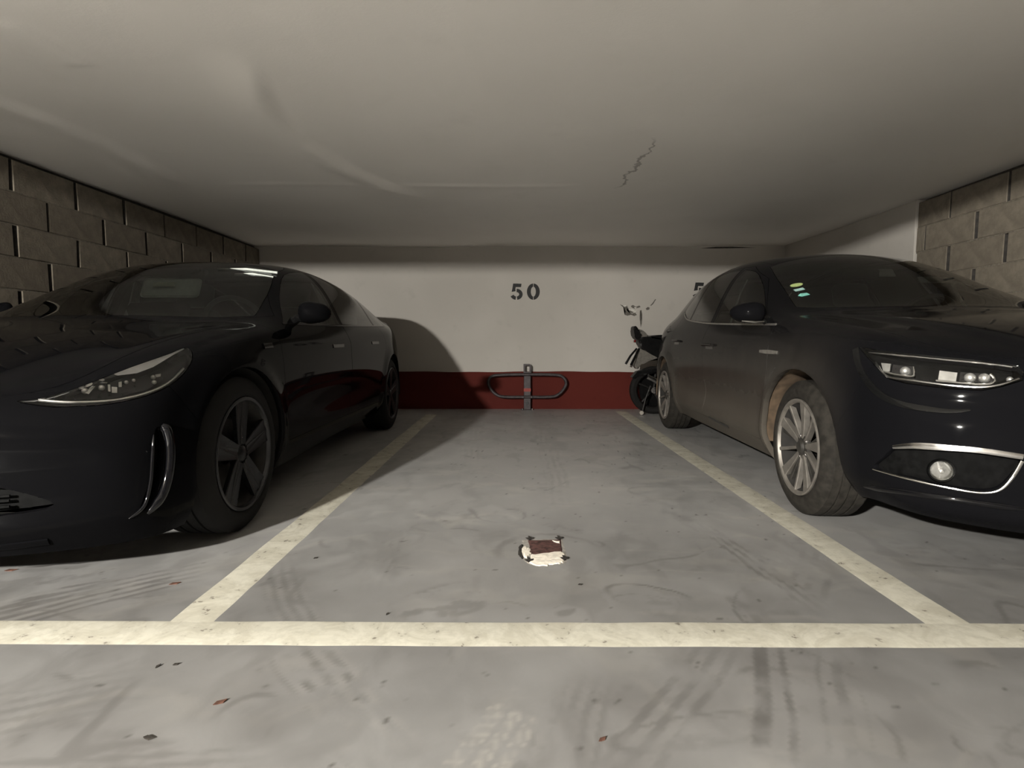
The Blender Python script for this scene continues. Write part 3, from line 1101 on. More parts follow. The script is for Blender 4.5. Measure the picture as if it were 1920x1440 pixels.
def strip_on(car, pts, w, h, proj, mat_, name, parents, lift=.0, n=6, pair=True, closed=False):
    """a moulding that follows the skin: pts in the panel projection, laid on the surface"""
    e1, e2 = PROJ['front' if proj == 'back' else proj]
    ax = e1.cross(e2)
    if proj == 'back': ax = -ax
    P = spline(pts, n, closed)
    path, nrms = [], []
    for a, b in P:
        o = e1 * a + e2 * b
        p, nn = car.hit(o + ax * 6, -ax)
        if p is None:
            p, nn = car.hit(o - ax * 6, ax)
        if p is None: continue
        if nn.dot(ax) < 0: nn = -nn
        path.append(p); nrms.append(nn)
    res = []
    if not isinstance(parents, (list, tuple)): parents = (parents, parents)
    if len(path) < 2: return res
    for sg, par in ((1, parents[0]), (-1, parents[1])):
        if sg < 0 and not pair: break
        bm = bmesh.new(); pr = None; rings = []
        for i, (p, nn) in enumerate(zip(path, nrms)):
            t = (path[min(i + 1, len(path) - 1)] - path[max(i - 1, 0)]).normalized()
            sdir = t.cross(nn).normalized()
            ww = w(i / (len(path) - 1)) if callable(w) else w
            ring = [p + sdir * ww / 2 + nn * (lift - .004), p + sdir * ww * .42 + nn * (lift + h * .8), p + nn * (lift + h), p - sdir * ww * .42 + nn * (lift + h * .8), p - sdir * ww / 2 + nn * (lift - .004)]
            rings.append([bm.verts.new((sg * q.x, q.y, q.z)) for q in ring])
        for A, B in zip(rings, rings[1:]):
            for k in range(4): bm.faces.new((A[k], A[k + 1], B[k + 1], B[k]))
            bm.faces.new((A[4], A[0], B[0], B[4]))
        bm.faces.new(rings[0]); bm.faces.new(rings[-1][::-1])
        res.append(obj(name, bm, mat_, par))
    return res


def rod_on(car, pts, r, proj, mat_, name, parents, lift=.0, n=6, pair=True):
    e1, e2 = PROJ[proj]
    ax = e1.cross(e2)
    path = []
    for a, b in spline(pts, n):
        o = e1 * a + e2 * b
        p, nn = car.hit(o + ax * 6, -ax)
        if p is not None: path.append(p + (nn if nn.dot(ax) > 0 else -nn) * lift)
    for sg in ((1, -1) if pair else (1,)):
        bm = bmesh.new()
        N = len(path)
        tube(bm, [(sg * p.x, p.y, p.z) for p in path], [r * min(1, .35 + 5 * min(i, N - 1 - i) / N) for i in range(N)], 14)
        obj(name, bm, mat_, parents)


def bowl(data, push, shrink=.0):
    """copy of a panel pushed inwards: the back of a lamp or an intake"""
    co, nr, faces = data
    c = sum((v for v in co), Vector()) / len(co)
    return ([p + push + (c - p) * shrink for p in co], nr, faces)


def arch_liner(parents_car, y, z, r, x0, x1, m):
    for sg in (1, -1):
        b = bmesh.new(); pr = None
        for i in range(25):
            a = math.radians(-6 + 172 * i / 24)
            ring = [b.verts.new((sg * x1, y + r * math.cos(a), z + r * math.sin(a))), b.verts.new((sg * x0, y + r * math.cos(a), z + r * math.sin(a))), b.verts.new((sg * x0, y + .03 * math.cos(a), z + .03 * math.sin(a)))]
            if pr:
                for k in range(2): b.faces.new((pr[k], ring[k], ring[k + 1], pr[k + 1]))
            pr = ring
        obj('wheel_arch_liner', b, m, parents_car)


# ================================================================== the left car: black saloon
def saloon_shape(v):
    sx = 1 if v.co.x >= 0 else -1
    x, y, z = abs(v.co.x), v.co.y, v.co.z
    for cy in (.845, 3.72):
        d = math.hypot(y - cy, z - .335)
        if x > .6 and z < .80:
            x += .012 * math.exp(-((d - .375) / .05) ** 2)
    # flank: waist tuck above the sill
    if x > .7 and 1.2 < y < 3.3:
        f = math.sin(math.pi * (y - 1.2) / 2.1)
        x -= .022 * f * math.exp(-((z - .44) / .11) ** 2)
        x += .008 * f * math.exp(-((z - .80) / .05) ** 2)
    # hood: raised fenders, lower centre
    if y < 1.25 and z > .6 and x < .8:
        k = min(1, max(0, (y - .15) / .3)) * min(1, max(0, (1.25 - y) / .3))
        z += .012 * k * math.exp(-((x - .70) / .10) ** 2) - .004 * k * math.exp(-(x / .3) ** 2)
    # nose crease under the bonnet edge and the mouth below it
    if y < .5 and z < .64:
        k = min(1, max(0, (.5 - y) / .2))
        y += .020 * k * math.exp(-((z - .42) / .055) ** 2) * (1 if x < .72 else max(0, 1 - (x - .72) / .08))
        y -= .012 * k * math.exp(-((z - .255) / .04) ** 2)
    v.co = Vector((sx * x, y, z))


SALOON = dict(
    stations=[0, .48, .66, .84, 1.06, 1.24, 1.42, 1.62, 1.84, 2.08, 2.40, 2.80, 3.20, 3.50, 3.76, 4.0, 4.2, 4.38, 4.6],
    bulge=[(0, .004), (1.2, .006), (1.6, .02), (2.4, .035), (3.2, .035), (3.8, .02), (4.3, .01)],
    rails={
        0: [(.36, .845, .138), (.84, .845, .16), (2.4, .83, .185), (3.72, .84, .20), (4.42, .74, .27)],
        1: [(.27, .86, .215), (.48, .90, .235), (.84, .918, .30), (1.6, .905, .30), (2.4, .90, .30), (3.2, .91, .31), (3.72, .925, .33), (4.2, .87, .36), (4.46, .79, .38)],
        2: [(.26, .845, .48), (.48, .895, .50), (.84, .925, .52), (1.6, .918, .55), (2.4, .916, .57), (3.2, .922, .60), (3.72, .93, .62), (4.2, .87, .65), (4.50, .77, .66)],
        3: [(.32, .83, .63), (.48, .868, .69), (.84, .905, .765), (1.3, .900, .82), (2, .896, .85), (3, .896, .88), (3.72, .905, .90), (4.2, .845, .93), (4.52, .74, .95)],
        4: [(.36, .775, .69), (.48, .81, .745), (.84, .855, .825), (1.2, .860, .870), (1.6, .846, .895), (2.4, .840, .915), (3.2, .835, .935), (3.72, .825, .955), (4.2, .76, .99), (4.55, .68, 1.03)],
        6: [(.14, .46, .655), (.48, .55, .775), (.84, .62, .850), (1.1, .68, .885), (1.26, .735, .905), (1.42, .745, .945), (1.62, .705, 1.045), (1.84, .665, 1.165), (2.08, .625, 1.278), (2.4, .600, 1.335), (2.9, .590, 1.337), (3.4, .59, 1.280), (3.76, .61, 1.185), (4.1, .64, 1.06), (4.3, .63, 1.025), (4.56, .56, 1.05)],
        8: [(.07, 0, .655), (.25, 0, .725), (.48, 0, .79), (.84, 0, .865), (1.08, 0, .905), (1.22, 0, .935), (1.42, 0, 1.04), (1.62, 0, 1.155), (1.84, 0, 1.255), (2.08, 0, 1.340), (2.4, 0, 1.374), (2.9, 0, 1.370), (3.4, 0, 1.310), (3.8, 0, 1.205), (4.1, 0, 1.105), (4.3, 0, 1.07), (4.6, 0, 1.08)],
    },
    front=[[(.21, .67, .145), (.115, .47, .155), (.075, .23, .15), (.065, 0, .15)],
           [(.12, .70, .27), (.045, .50, .265), (.008, .25, .26), (0, 0, .26)],
           [(.13, .70, .47), (.05, .50, .47), (.012, .25, .47), (.004, 0, .47)],
           [(.17, .66, .615), (.075, .46, .605), (.035, .23, .60), (.025, 0, .60)]],
    rear=[[(4.50, .58, .28), (4.54, .42, .28), (4.56, .21, .28), (4.56, 0, .28)],
          [(4.58, .60, .38), (4.64, .43, .38), (4.665, .21, .38), (4.67, 0, .38)],
          [(4.60, .60, .65), (4.66, .43, .65), (4.685, .21, .65), (4.69, 0, .65)],
          [(4.60, .56, .93), (4.64, .41, .94), (4.655, .2, .95), (4.66, 0, .95)]],
    shape=saloon_shape,
)


def build_saloon():
    root = empty('saloon_car', (-2.072, 1.540, 0), 0)
    tag(root, 'glossy black saloon car with slanted headlamps parked at the left block wall', 'car')
    C = Car(SALOON)
    AY1, AY2, WR = .845, 3.72, .334
    sm = lambda pts, n=5: spline(pts, n, True)
    # main panels
    C.cut('bumper', [(-.1, .05), (.52, .05), (.52, .50), (.43, .655), (-.1, .655)], 'side', lambda c, n: c.y < .9)
    hood_edge = spline([(.0, .055), (.25, .075), (.45, .135), (.60, .24), (.665, .42), (.705, .75), (.725, 1.05), (.735, 1.30)], 4)
    C.cut('hood', hood_edge + [(.60, 1.27), (.3, 1.21), (-.01, 1.19), (-.01, .055)], 'top', lambda c, n: n.z > .25 and c.y < 1.36 and c.z > .62)
    C.cut('windshield', spline([(-.01, 1.235), (.3, 1.255), (.55, 1.30), (.70, 1.405)], 4) + spline([(.70, 1.425), (.655, 1.65), (.615, 1.88), (.575, 2.06)], 3) + [(.45, 2.085), (.2, 2.10), (-.01, 2.10)], 'top', lambda c, n: n.z > .2 and c.z > .88 and c.y < 2.3)
    C.cut('roof', spline([(-.01, 2.125), (.3, 2.12), (.545, 2.09)], 3) + spline([(.535, 2.3), (.525, 2.8), (.525, 3.2)], 3) + [(.3, 3.22), (-.01, 3.22)], 'top', lambda c, n: n.z > .3 and c.z > 1.1)
    C.cut('rear_window', [(-.01, 3.25), (.3, 3.25)] + spline([(.525, 3.24), (.53, 3.6), (.55, 3.9), (.56, 4.08)], 3) + [(.4, 4.15), (-.01, 4.17)], 'top', lambda c, n: n.z > .3 and c.z > .95)
    C.cut('boot_lid', [(-.01, 4.20), (.4, 4.18), (.585, 4.12), (.60, 4.5), (.60, 4.8), (-.01, 4.8)], 'top', lambda c, n: n.z > .3 and c.z > .9)
    # flanks
    C.cut('front_door', [(1.28, .93)] + spline([(1.27, .80), (1.265, .55), (1.32, .33), (1.36, .305)], 3) + [(2.44, .305), (2.44, 1.30), (2.3, 1.32), (2.0, 1.245), (1.7, 1.09), (1.48, .955)], 'side')
    C.cut('rear_door', [(2.444, .305), (3.24, .305)] + spline([(3.26, .36), (3.30, .55), (3.42, .70), (3.50, .80), (3.46, .94)], 3) + [(3.42, 1.22), (3.2, 1.28), (2.9, 1.315), (2.444, 1.30)], 'side')
    top = spline([(1.52, .945), (1.74, 1.085), (2.05, 1.24), (2.37, 1.297)], 4)
    C.cut('front_window', [(1.47, .915)] + top + [(2.385, 1.297), (2.40, .938)], 'side', over=['front_door', 'body'])
    C.cut('rear_door_window', [(2.47, .94), (2.462, 1.30)] + spline([(2.7, 1.302), (3.0, 1.285), (3.30, 1.225)], 3) + [(3.34, .958)], 'side', over=['rear_door', 'body'])
    C.cut('quarter_window', [(3.385, .960), (3.36, 1.21)] + spline([(3.5, 1.16), (3.68, 1.075), (3.80, .985)], 3) + [(3.79, .970)], 'side', over=['body', 'rear_door'])
    # lamps, intakes
    C.cut('headlamp', sm([(.497, .632), (.56, .614), (.62, .610), (.72, .612), (.84, .635), (.925, .672), (.99, .725), (1.02, .775), (1.005, .792), (.93, .768), (.80, .726), (.66, .672), (.56, .640)], 3), 'obl', lambda c, n: c.y < .9 and c.x > .3)
    C.cut('intake', sm([(-.01, .29), (.3, .29), (.55, .30), (.665, .315), (.60, .36), (.50, .385), (.25, .39), (-.01, .39), (-.3, .385), (-.3, .30)], 3), 'front')
    C.cut('curtain', sm([(.775, .252), (.80, .262), (.835, .31), (.858, .39), (.866, .46), (.864, .51), (.845, .522), (.828, .48), (.822, .40), (.80, .32)], 3), 'obl')
    C.cut('tail_lamp', sm([(4.34, .84), (4.5, .80), (4.62, .80), (4.62, .93), (4.45, .93)], 2), 'side')
    for cy in (AY1, AY2):
        C.cut('opening', circle_arch(cy, WR, .372), 'side', lambda c, n: n.x > -.3 and c.x > .5)
    P = M['paint_left']
    body = C.one('body', 'body', P, root, depth=.03)
    C.one('bumper', 'front_bumper', P, root, depth=.03)
    C.one('hood', 'bonnet', P, root)
    C.one('windshield', 'windscreen', M['glass'], root, depth=.004)
    C.one('roof', 'glass_roof', M['roof_glass'], root)
    C.one('rear_window', 'rear_window', M['privacy_glass'], root, depth=.004)
    C.one('boot_lid', 'boot_lid', P, root)
    fd = C.pair('front_door', 'front_door', P, root)
    rd = C.pair('rear_door', 'rear_door', P, root)
    C.pair('front_window', 'side_window', M['glass'], fd, depth=.004)
    C.pair('rear_door_window', 'side_window', M['privacy_glass'], rd, depth=.004)
    C.pair('quarter_window', 'quarter_window', M['privacy_glass'], root, depth=.004)
    # dark surround of the side glass
    strip_on(C, [(1.46, .912), (1.8, .918), (2.4, .932), (3.0, .946), (3.5, .960), (3.80, .968)], .014, .003, 'side', M['gloss_black'], 'window_sill_trim', root)
    # headlamps
    hd = C.panel('headlamp', mirror='none', depth=.01)
    hl = []
    for sg in (1, -1):
        t = empty('headlamp'); t.parent = root
        dat = hd if sg > 0 else C.flip(hd)
        C.mesh('lens', dat, M['lens'], t)
        raw = C.panel('headlamp', mirror='none', depth=0, gap=.004)
        raw = raw if sg > 0 else C.flip(raw)
        C.mesh('lamp_bowl', bowl(raw, Vector((-sg * .035, .05, -.012)), .06), M['lamp_dark'], t)
        hl.append(t)

        def on(a, zz, back=.03):
            p, nn = C.hit(PROJ['obl'][0] * a + PROJ['obl'][1] * zz + Vector((1, -1, 0)).normalized() * 3, Vector((-1, 1, 0)))
            if p is None: return None
            return Vector((sg * p.x, p.y, p.z)) + Vector((-sg * back * .6, back * .8, 0))
        nv = Vector((sg * .70711, -.70711, 0))

        def plate(poly, back, th, m, name):
            b = bmesh.new()
            A = [on2(a, zz, back) for a, zz in poly]
            if any(p is None for p in A): b.free(); return
            va = [b.verts.new(p) for p in A]; vb = [b.verts.new(p - nv * th) for p in A]
            b.faces.new(va); b.faces.new(vb[::-1])
            for k in range(len(va)): b.faces.new((va[k], vb[k], vb[(k + 1) % len(va)], va[(k + 1) % len(va)]))
            bmesh.ops.triangulate(b, faces=[f for f in b.faces if len(f.verts) > 4])
            obj(name, b, m, t)

        def on2(a, zz, back):
            p, nn = C.hit(PROJ['obl'][0] * a + PROJ['obl'][1] * zz + Vector((1, -1, 0)).normalized() * 3, Vector((-1, 1, 0)))
            if p is None: return None
            p = p - nn * back
            return Vector((sg * p.x, p.y, p.z))
        plate([(.722, .715), (.775, .735), (.863, .759), (.943, .780), (1.000, .790), (.956, .772), (.867, .728), (.813, .709), (.757, .703)], .004, .006, M['glare_white'], 'lens_glare_plate')  # white plate standing in for the glare on the upper lens
        # projectors and broken reflector facets
        for (a, zz, r) in ((.660, .668, .010), (.705, .676, .010), (.776, .690, .007), (.799, .696, .006), (.864, .702, .008), (.862, .684, .008)):
            c = on2(a, zz, .018)
            if c is None: continue
            b = bmesh.new(); bmesh.ops.create_icosphere(b, subdivisions=2, radius=r)
            for v in b.verts: v.co += c
            obj('projector', b, M['lamp_silver'], t)
        for poly in ([(.632, .690), (.668, .688), (.660, .676), (.640, .672)], [(.682, .682), (.690, .680), (.668, .656), (.660, .660)], [(.724, .684), (.730, .684), (.726, .660), (.720, .662)], [(.733, .676), (.747, .674), (.744, .655), (.730, .656)], [(.700, .694), (.725, .692), (.722, .688), (.702, .690)], [(.755, .690), (.764, .692), (.760, .674), (.752, .674)], [(.872, .708), (.889, .712), (.885, .703), (.874, .700)]):
            plate(poly, .016, .006, M['lamp_silver'], 'reflector_facet')
        plate([(.62, .698), (.72, .705), (.82, .712), (.90, .735), (.90, .700), (.84, .665), (.72, .645), (.63, .650)], .030, .004, M['lamp_dark'], 'reflector_tray')
        path = [on(a, zz, .014) for a, zz in spline([(.545, .632), (.62, .622), (.73, .622), (.83, .640), (.90, .668), (.965, .715)], 5)]
        path = [p for p in path if p is not None]
        b = bmesh.new(); tube(b, path, .0045, 8)
        obj('light_guide', b, M['lamp_silver'], t)
    # lower intake with a dark grille behind
    d = C.panel('intake', mirror='join', depth=0)
    C.mesh('intake_recess', bowl(d, Vector((0, .07, 0)), .0), M['matte_black'], root)
    d = C.panel('intake', mirror='join', depth=.06, gap=.001)
    for zz in (.315, .335, .355):
        strip_on(C, [(-.55, zz), (-.3, zz), (0, zz), (.3, zz), (.55, zz)], .008, .004, 'front', M['matte_black'], 'grille_bar', root, lift=-.045, pair=False)
    d = C.panel('curtain', mirror='none', depth=0)
    for sg in (1, -1):
        C.mesh('air_curtain', bowl(d if sg > 0 else C.flip(d), Vector((-sg * .03, .035, 0)), .0), M['gloss_black'], root)
    rod_on(C, [(.800, .238), (.848, .290), (.874, .36), (.884, .44), (.878, .505), (.862, .530)], .017, 'obl', M['show_black'], 'curtain_pillar', root, lift=-.002)
    rod_on(C, [(.745, .236), (.790, .27), (.812, .34), (.822, .42), (.832, .50)], .006, 'obl', M['show_black'], 'curtain_edge', root)
    strip_on(C, [(-.62, .195), (-.3, .185), (0, .182), (.3, .185), (.62, .195)], .03, .006, 'front', P, 'front_lip', root, pair=False)
    C.pair('tail_lamp', 'tail_lamp', M['tail_red'], root)
    # wheels
    def rim(t, r, Wd):
        rim_barrel(t, r, Wd, M['alloy_rim'], M['liner_dark'])
        for k in range(5):
            a = 2 * math.pi * k / 5 + .32
            for da, m_ in ((-.17, 1), (.17, -1)):
                b = bmesh.new(); spoke(b, a + da, .04, r - .012, .050, .062, -.012, -.004, .02, skew=.012 * m_, cup=.004)
                obj('spoke', b, M['alloy_dark'], t)
        hub(t, M['alloy_dark'])
    for (yy, st) in ((AY1, 0), (AY2, 0)):
        for sg in (1, -1):
            wheel(root, sg * .905, yy, WR, sg, WR, .235, .2365, rim, M['rubber'], st)
        arch_liner(root, yy, WR, .385, .60, .90, M['liner_dark'])
    # mirrors, handles
    pods = mirror_pod(fd, (.850, 1.60, .930), .01, .050, (.165, .14, .12), (P, M['gloss_black']))
    pods[1].location = (.075, .05, .0)          # the mirror at the wall is folded in
    for yy, zz, par in ((2.16, .79, fd), (3.14, .81, rd)):
        strip_on(C, [(yy - .11, zz), (yy, zz + .001), (yy + .11, zz + .002)], .026, .0035, 'side', M['gloss_black'], 'door_handle', par)
    # repeater camera on the front wing
    strip_on(C, [(1.08, .795), (1.13, .797), (1.17, .798)], .03, .006, 'side', M['gloss_black'], 'wing_camera', root)
    # underside and cabin
    b = bmesh.new(); bx(b, -.66, .66, .40, 4.30, .18, .21)
    obj('undertray', b, M['satin_black'], root)
    b = bmesh.new(); bx(b, -.70, .70, 1.20, 4.1, .20, .42)
    obj('cabin_floor', b, M['cabin'], root)
    b = bmesh.new()
    pts = [(1.24, .60), (1.24, .905), (1.45, .915), (1.72, .90), (1.78, .84), (1.74, .60)]
    prism(b, pts, -.70, .70, lambda a, c, t_: Vector((t_, a, c)))
    obj('dashboard', b, M['cabin'], root)
    b = bmesh.new()
    prism(b, sm([(-.02, .86), (.16, .86), (.17, .97), (.16, 1.04), (-.16, 1.04), (-.17, .97), (-.16, .86)], 2), 1.70, 1.715, lambda a, c, t_: Vector((a, t_ + (c - .9) * .1, c)))
    obj('centre_screen', b, M['gloss_black'], root)
    b = bmesh.new()
    tube(b, [(.37 + .185 * math.cos(q), 1.86 - .05 * math.sin(q), .90 + .18 * math.sin(q)) for q in [2 * math.pi * i / 30 for i in range(30)]], .015, 8, closed=True)
    tube(b, [(.19, 1.86, .90), (.37, 1.84, .88), (.55, 1.86, .90)], .02, 8)
    obj('steering_wheel', b, M['satin_black'], root)
    for sg in (1, -1): car_seat(root, sg * .37, 2.30, .38, M['seat_dark'])
    b = bmesh.new(); bx(b, -.62, .62, 2.95, 3.35, .40, .56, .05, 2)
    for v in b.verts: pass
    obj('rear_seat', b, M['seat_dark'], root)
    b = bmesh.new(); bx(b, -.62, .62, 3.32, 3.48, .5, 1.06, .05, 2)
    for v in b.verts: v.co.y += (v.co.z - .5) * .35
    obj('rear_backrest', b, M['seat_dark'], root)
    # interior mirror and the grey sensor panel behind the glass
    t = empty('interior_mirror'); t.parent = root; t.location = (.03, 1.80, 1.135)
    b = bmesh.new(); bx(b, -.17, .17, -.012, .012, -.058, .058, .022, 3)
    for v in b.verts: v.co.y += v.co.z * .45
    obj('mirror_case', b, mat('grey_mirror_back', (.85, .88, .82), .5, var=.05), t)
    b = bmesh.new(); bx(b, -.10, .03, -.026, -.012, .006, .034, .004)
    for v in b.verts: v.co.y += v.co.z * .45
    obj('toll_tag', b, mat('pale_toll_tag', (.85, .85, .68), .6, var=.1), t)
    b = bmesh.new(); tube(b, [(0, .02, .03), (0, .10, .10)], .012, 8); obj('mirror_arm', b, M['gloss_black'], t)
    b = bmesh.new(); tube(b, [(.24, 1.33, .938), (.50, 1.375, .934)], .008, 8)
    obj('dash_strip', b, M['pale_trim'], root)
    for sg in (1, -1):
        b = bmesh.new(); prism(b, [(2.45, .93), (2.60, .93), (2.56, 1.10), (2.50, 1.24), (2.45, 1.24), (2.47, 1.10)], -.006, .006, lambda a, c, k: Vector((sg * (.745 - (c - .93) * .38 + k), a, c)))
        obj('pillar_trim', b, M['pale_trim'], root)
    for (x0, x1, y, z, y2) in ((.23, .575, 1.955, 1.262, 1.99), (.36, .575, 1.90, 1.225, 1.925)):  # pale bars added for the light bars reflected in the windscreen
        b = bmesh.new(); tube(b, [(x0, y, z), ((x0 + x1) / 2, (y + y2) / 2 - .01, z + .004), (x1, y2 + .02, z - .012)], .008, 8)
        obj('glint_bar', b, M['pale_trim'], root)
    return root, C


saloon_root, TC = build_saloon()


# ================================================================== the right car: dusty black hatchback
def hatchback_shape(v):
    sx = 1 if v.co.x >= 0 else -1
    x, y, z = abs(v.co.x), v.co.y, v.co.z
    for cy in (.92, 3.59):
        d = math.hypot(y - cy, z - .318)
        if x > .6 and z < .80:
            x += .018 * math.exp(-((d - .385) / .045) ** 2)
    if x > .7 and 1.25 < y < 3.25:
        f = math.sin(math.pi * (y - 1.25) / 2.0) ** .6
        x -= .030 * f * math.exp(-((z - .46) / .10) ** 2)
        x += .012 * f * math.exp(-((z - .31) / .05) ** 2)
        x += .010 * f * math.exp(-((z - .83) / .05) ** 2)
    # bonnet: two creases running from the screen to the badge
    if y < 1.25 and z > .70:
        k = min(1, max(0, (y - .10) / .25)) * min(1, max(0, (1.28 - y) / .2))
        xl = .385 + .150 * y
        z += .016 * k / (1 + math.exp((x - xl) / .018)) - .008 * k
        z += .010 * k * math.exp(-((x - .74) / .07) ** 2)
    # bumper: lower lip forward, waist tucked
    if y < .6 and z < .70:
        k = min(1, max(0, (.6 - y) / .25))
        y -= .018 * k * math.exp(-((z - .21) / .04) ** 2)
        y += .012 * k * math.exp(-((z - .60) / .03) ** 2)
    v.co = Vector((sx * x, y, z))


HATCHBACK = dict(
    stations=[0, .46, .66, .92, 1.10, 1.26, 1.44, 1.64, 1.88, 2.15, 2.50, 2.90, 3.25, 3.50, 3.70, 3.88, 4.02, 4.14, 4.3],
    bulge=[(0, .004), (1.2, .006), (1.6, .02), (2.4, .03), (3.2, .03), (3.8, .02), (4.3, .01)],
    rails={
        0: [(.30, .74, .185), (.92, .81, .18), (2.4, .80, .18), (3.59, .81, .20), (4.12, .72, .27)],
        1: [(.24, .815, .27), (.46, .870, .29), (.92, .905, .30), (1.6, .885, .29), (2.5, .878, .29), (3.1, .885, .30), (3.59, .905, .33), (4.0, .85, .36), (4.18, .77, .38)],
        2: [(.25, .815, .50), (.46, .868, .52), (.92, .905, .54), (1.6, .892, .55), (2.5, .888, .57), (3.1, .894, .60), (3.59, .905, .62), (4.0, .86, .65), (4.22, .77, .66)],
        3: [(.31, .805, .70), (.46, .846, .76), (.92, .888, .815), (1.4, .884, .845), (2, .880, .865), (3, .884, .89), (3.59, .885, .915), (4.0, .83, .95), (4.25, .72, .97)],
        4: [(.35, .765, .765), (.46, .790, .815), (.92, .835, .885), (1.2, .840, .910), (1.6, .832, .925), (2.4, .828, .945), (3.2, .815, .975), (3.59, .775, 1.005), (4.0, .69, 1.045), (4.24, .60, 1.075)],
        6: [(.13, .44, .765), (.46, .53, .855), (.92, .61, .920), (1.10, .67, .940), (1.28, .735, .955), (1.44, .735, 1.00), (1.64, .695, 1.09), (1.88, .65, 1.205), (2.15, .61, 1.335), (2.5, .585, 1.412), (3.0, .562, 1.430), (3.5, .525, 1.395), (3.8, .51, 1.325), (4.02, .51, 1.225), (4.2, .53, 1.10)],
        8: [(.06, 0, .755), (.25, 0, .82), (.46, 0, .868), (.92, 0, .94), (1.10, 0, .962), (1.24, 0, .99), (1.44, 0, 1.09), (1.64, 0, 1.20), (1.88, 0, 1.315), (2.15, 0, 1.418), (2.5, 0, 1.468), (3.0, 0, 1.475), (3.5, 0, 1.44), (3.8, 0, 1.375), (4.02, 0, 1.27), (4.22, 0, 1.11)],
    },
    front=[[(.22, .62, .175), (.13, .45, .165), (.09, .22, .16), (.08, 0, .16)],
           [(.115, .68, .27), (.05, .48, .265), (.015, .24, .26), (.005, 0, .26)],
           [(.12, .68, .50), (.045, .48, .50), (.01, .24, .50), (0, 0, .50)],
           [(.16, .65, .70), (.07, .46, .70), (.03, .23, .70), (.02, 0, .70)]],
    rear=[[(4.20, .56, .29), (4.24, .40, .29), (4.26, .20, .29), (4.26, 0, .29)],
          [(4.28, .58, .38), (4.33, .42, .38), (4.35, .21, .38), (4.355, 0, .38)],
          [(4.29, .58, .66), (4.33, .42, .66), (4.35, .21, .66), (4.355, 0, .66)],
          [(4.28, .55, .96), (4.30, .40, .97), (4.315, .2, .98), (4.32, 0, .98)]],
    shape=hatchback_shape,
)
MEG_LOC, MEG_ROT = (2.195, 1.70, 0), math.radians(-1.6)


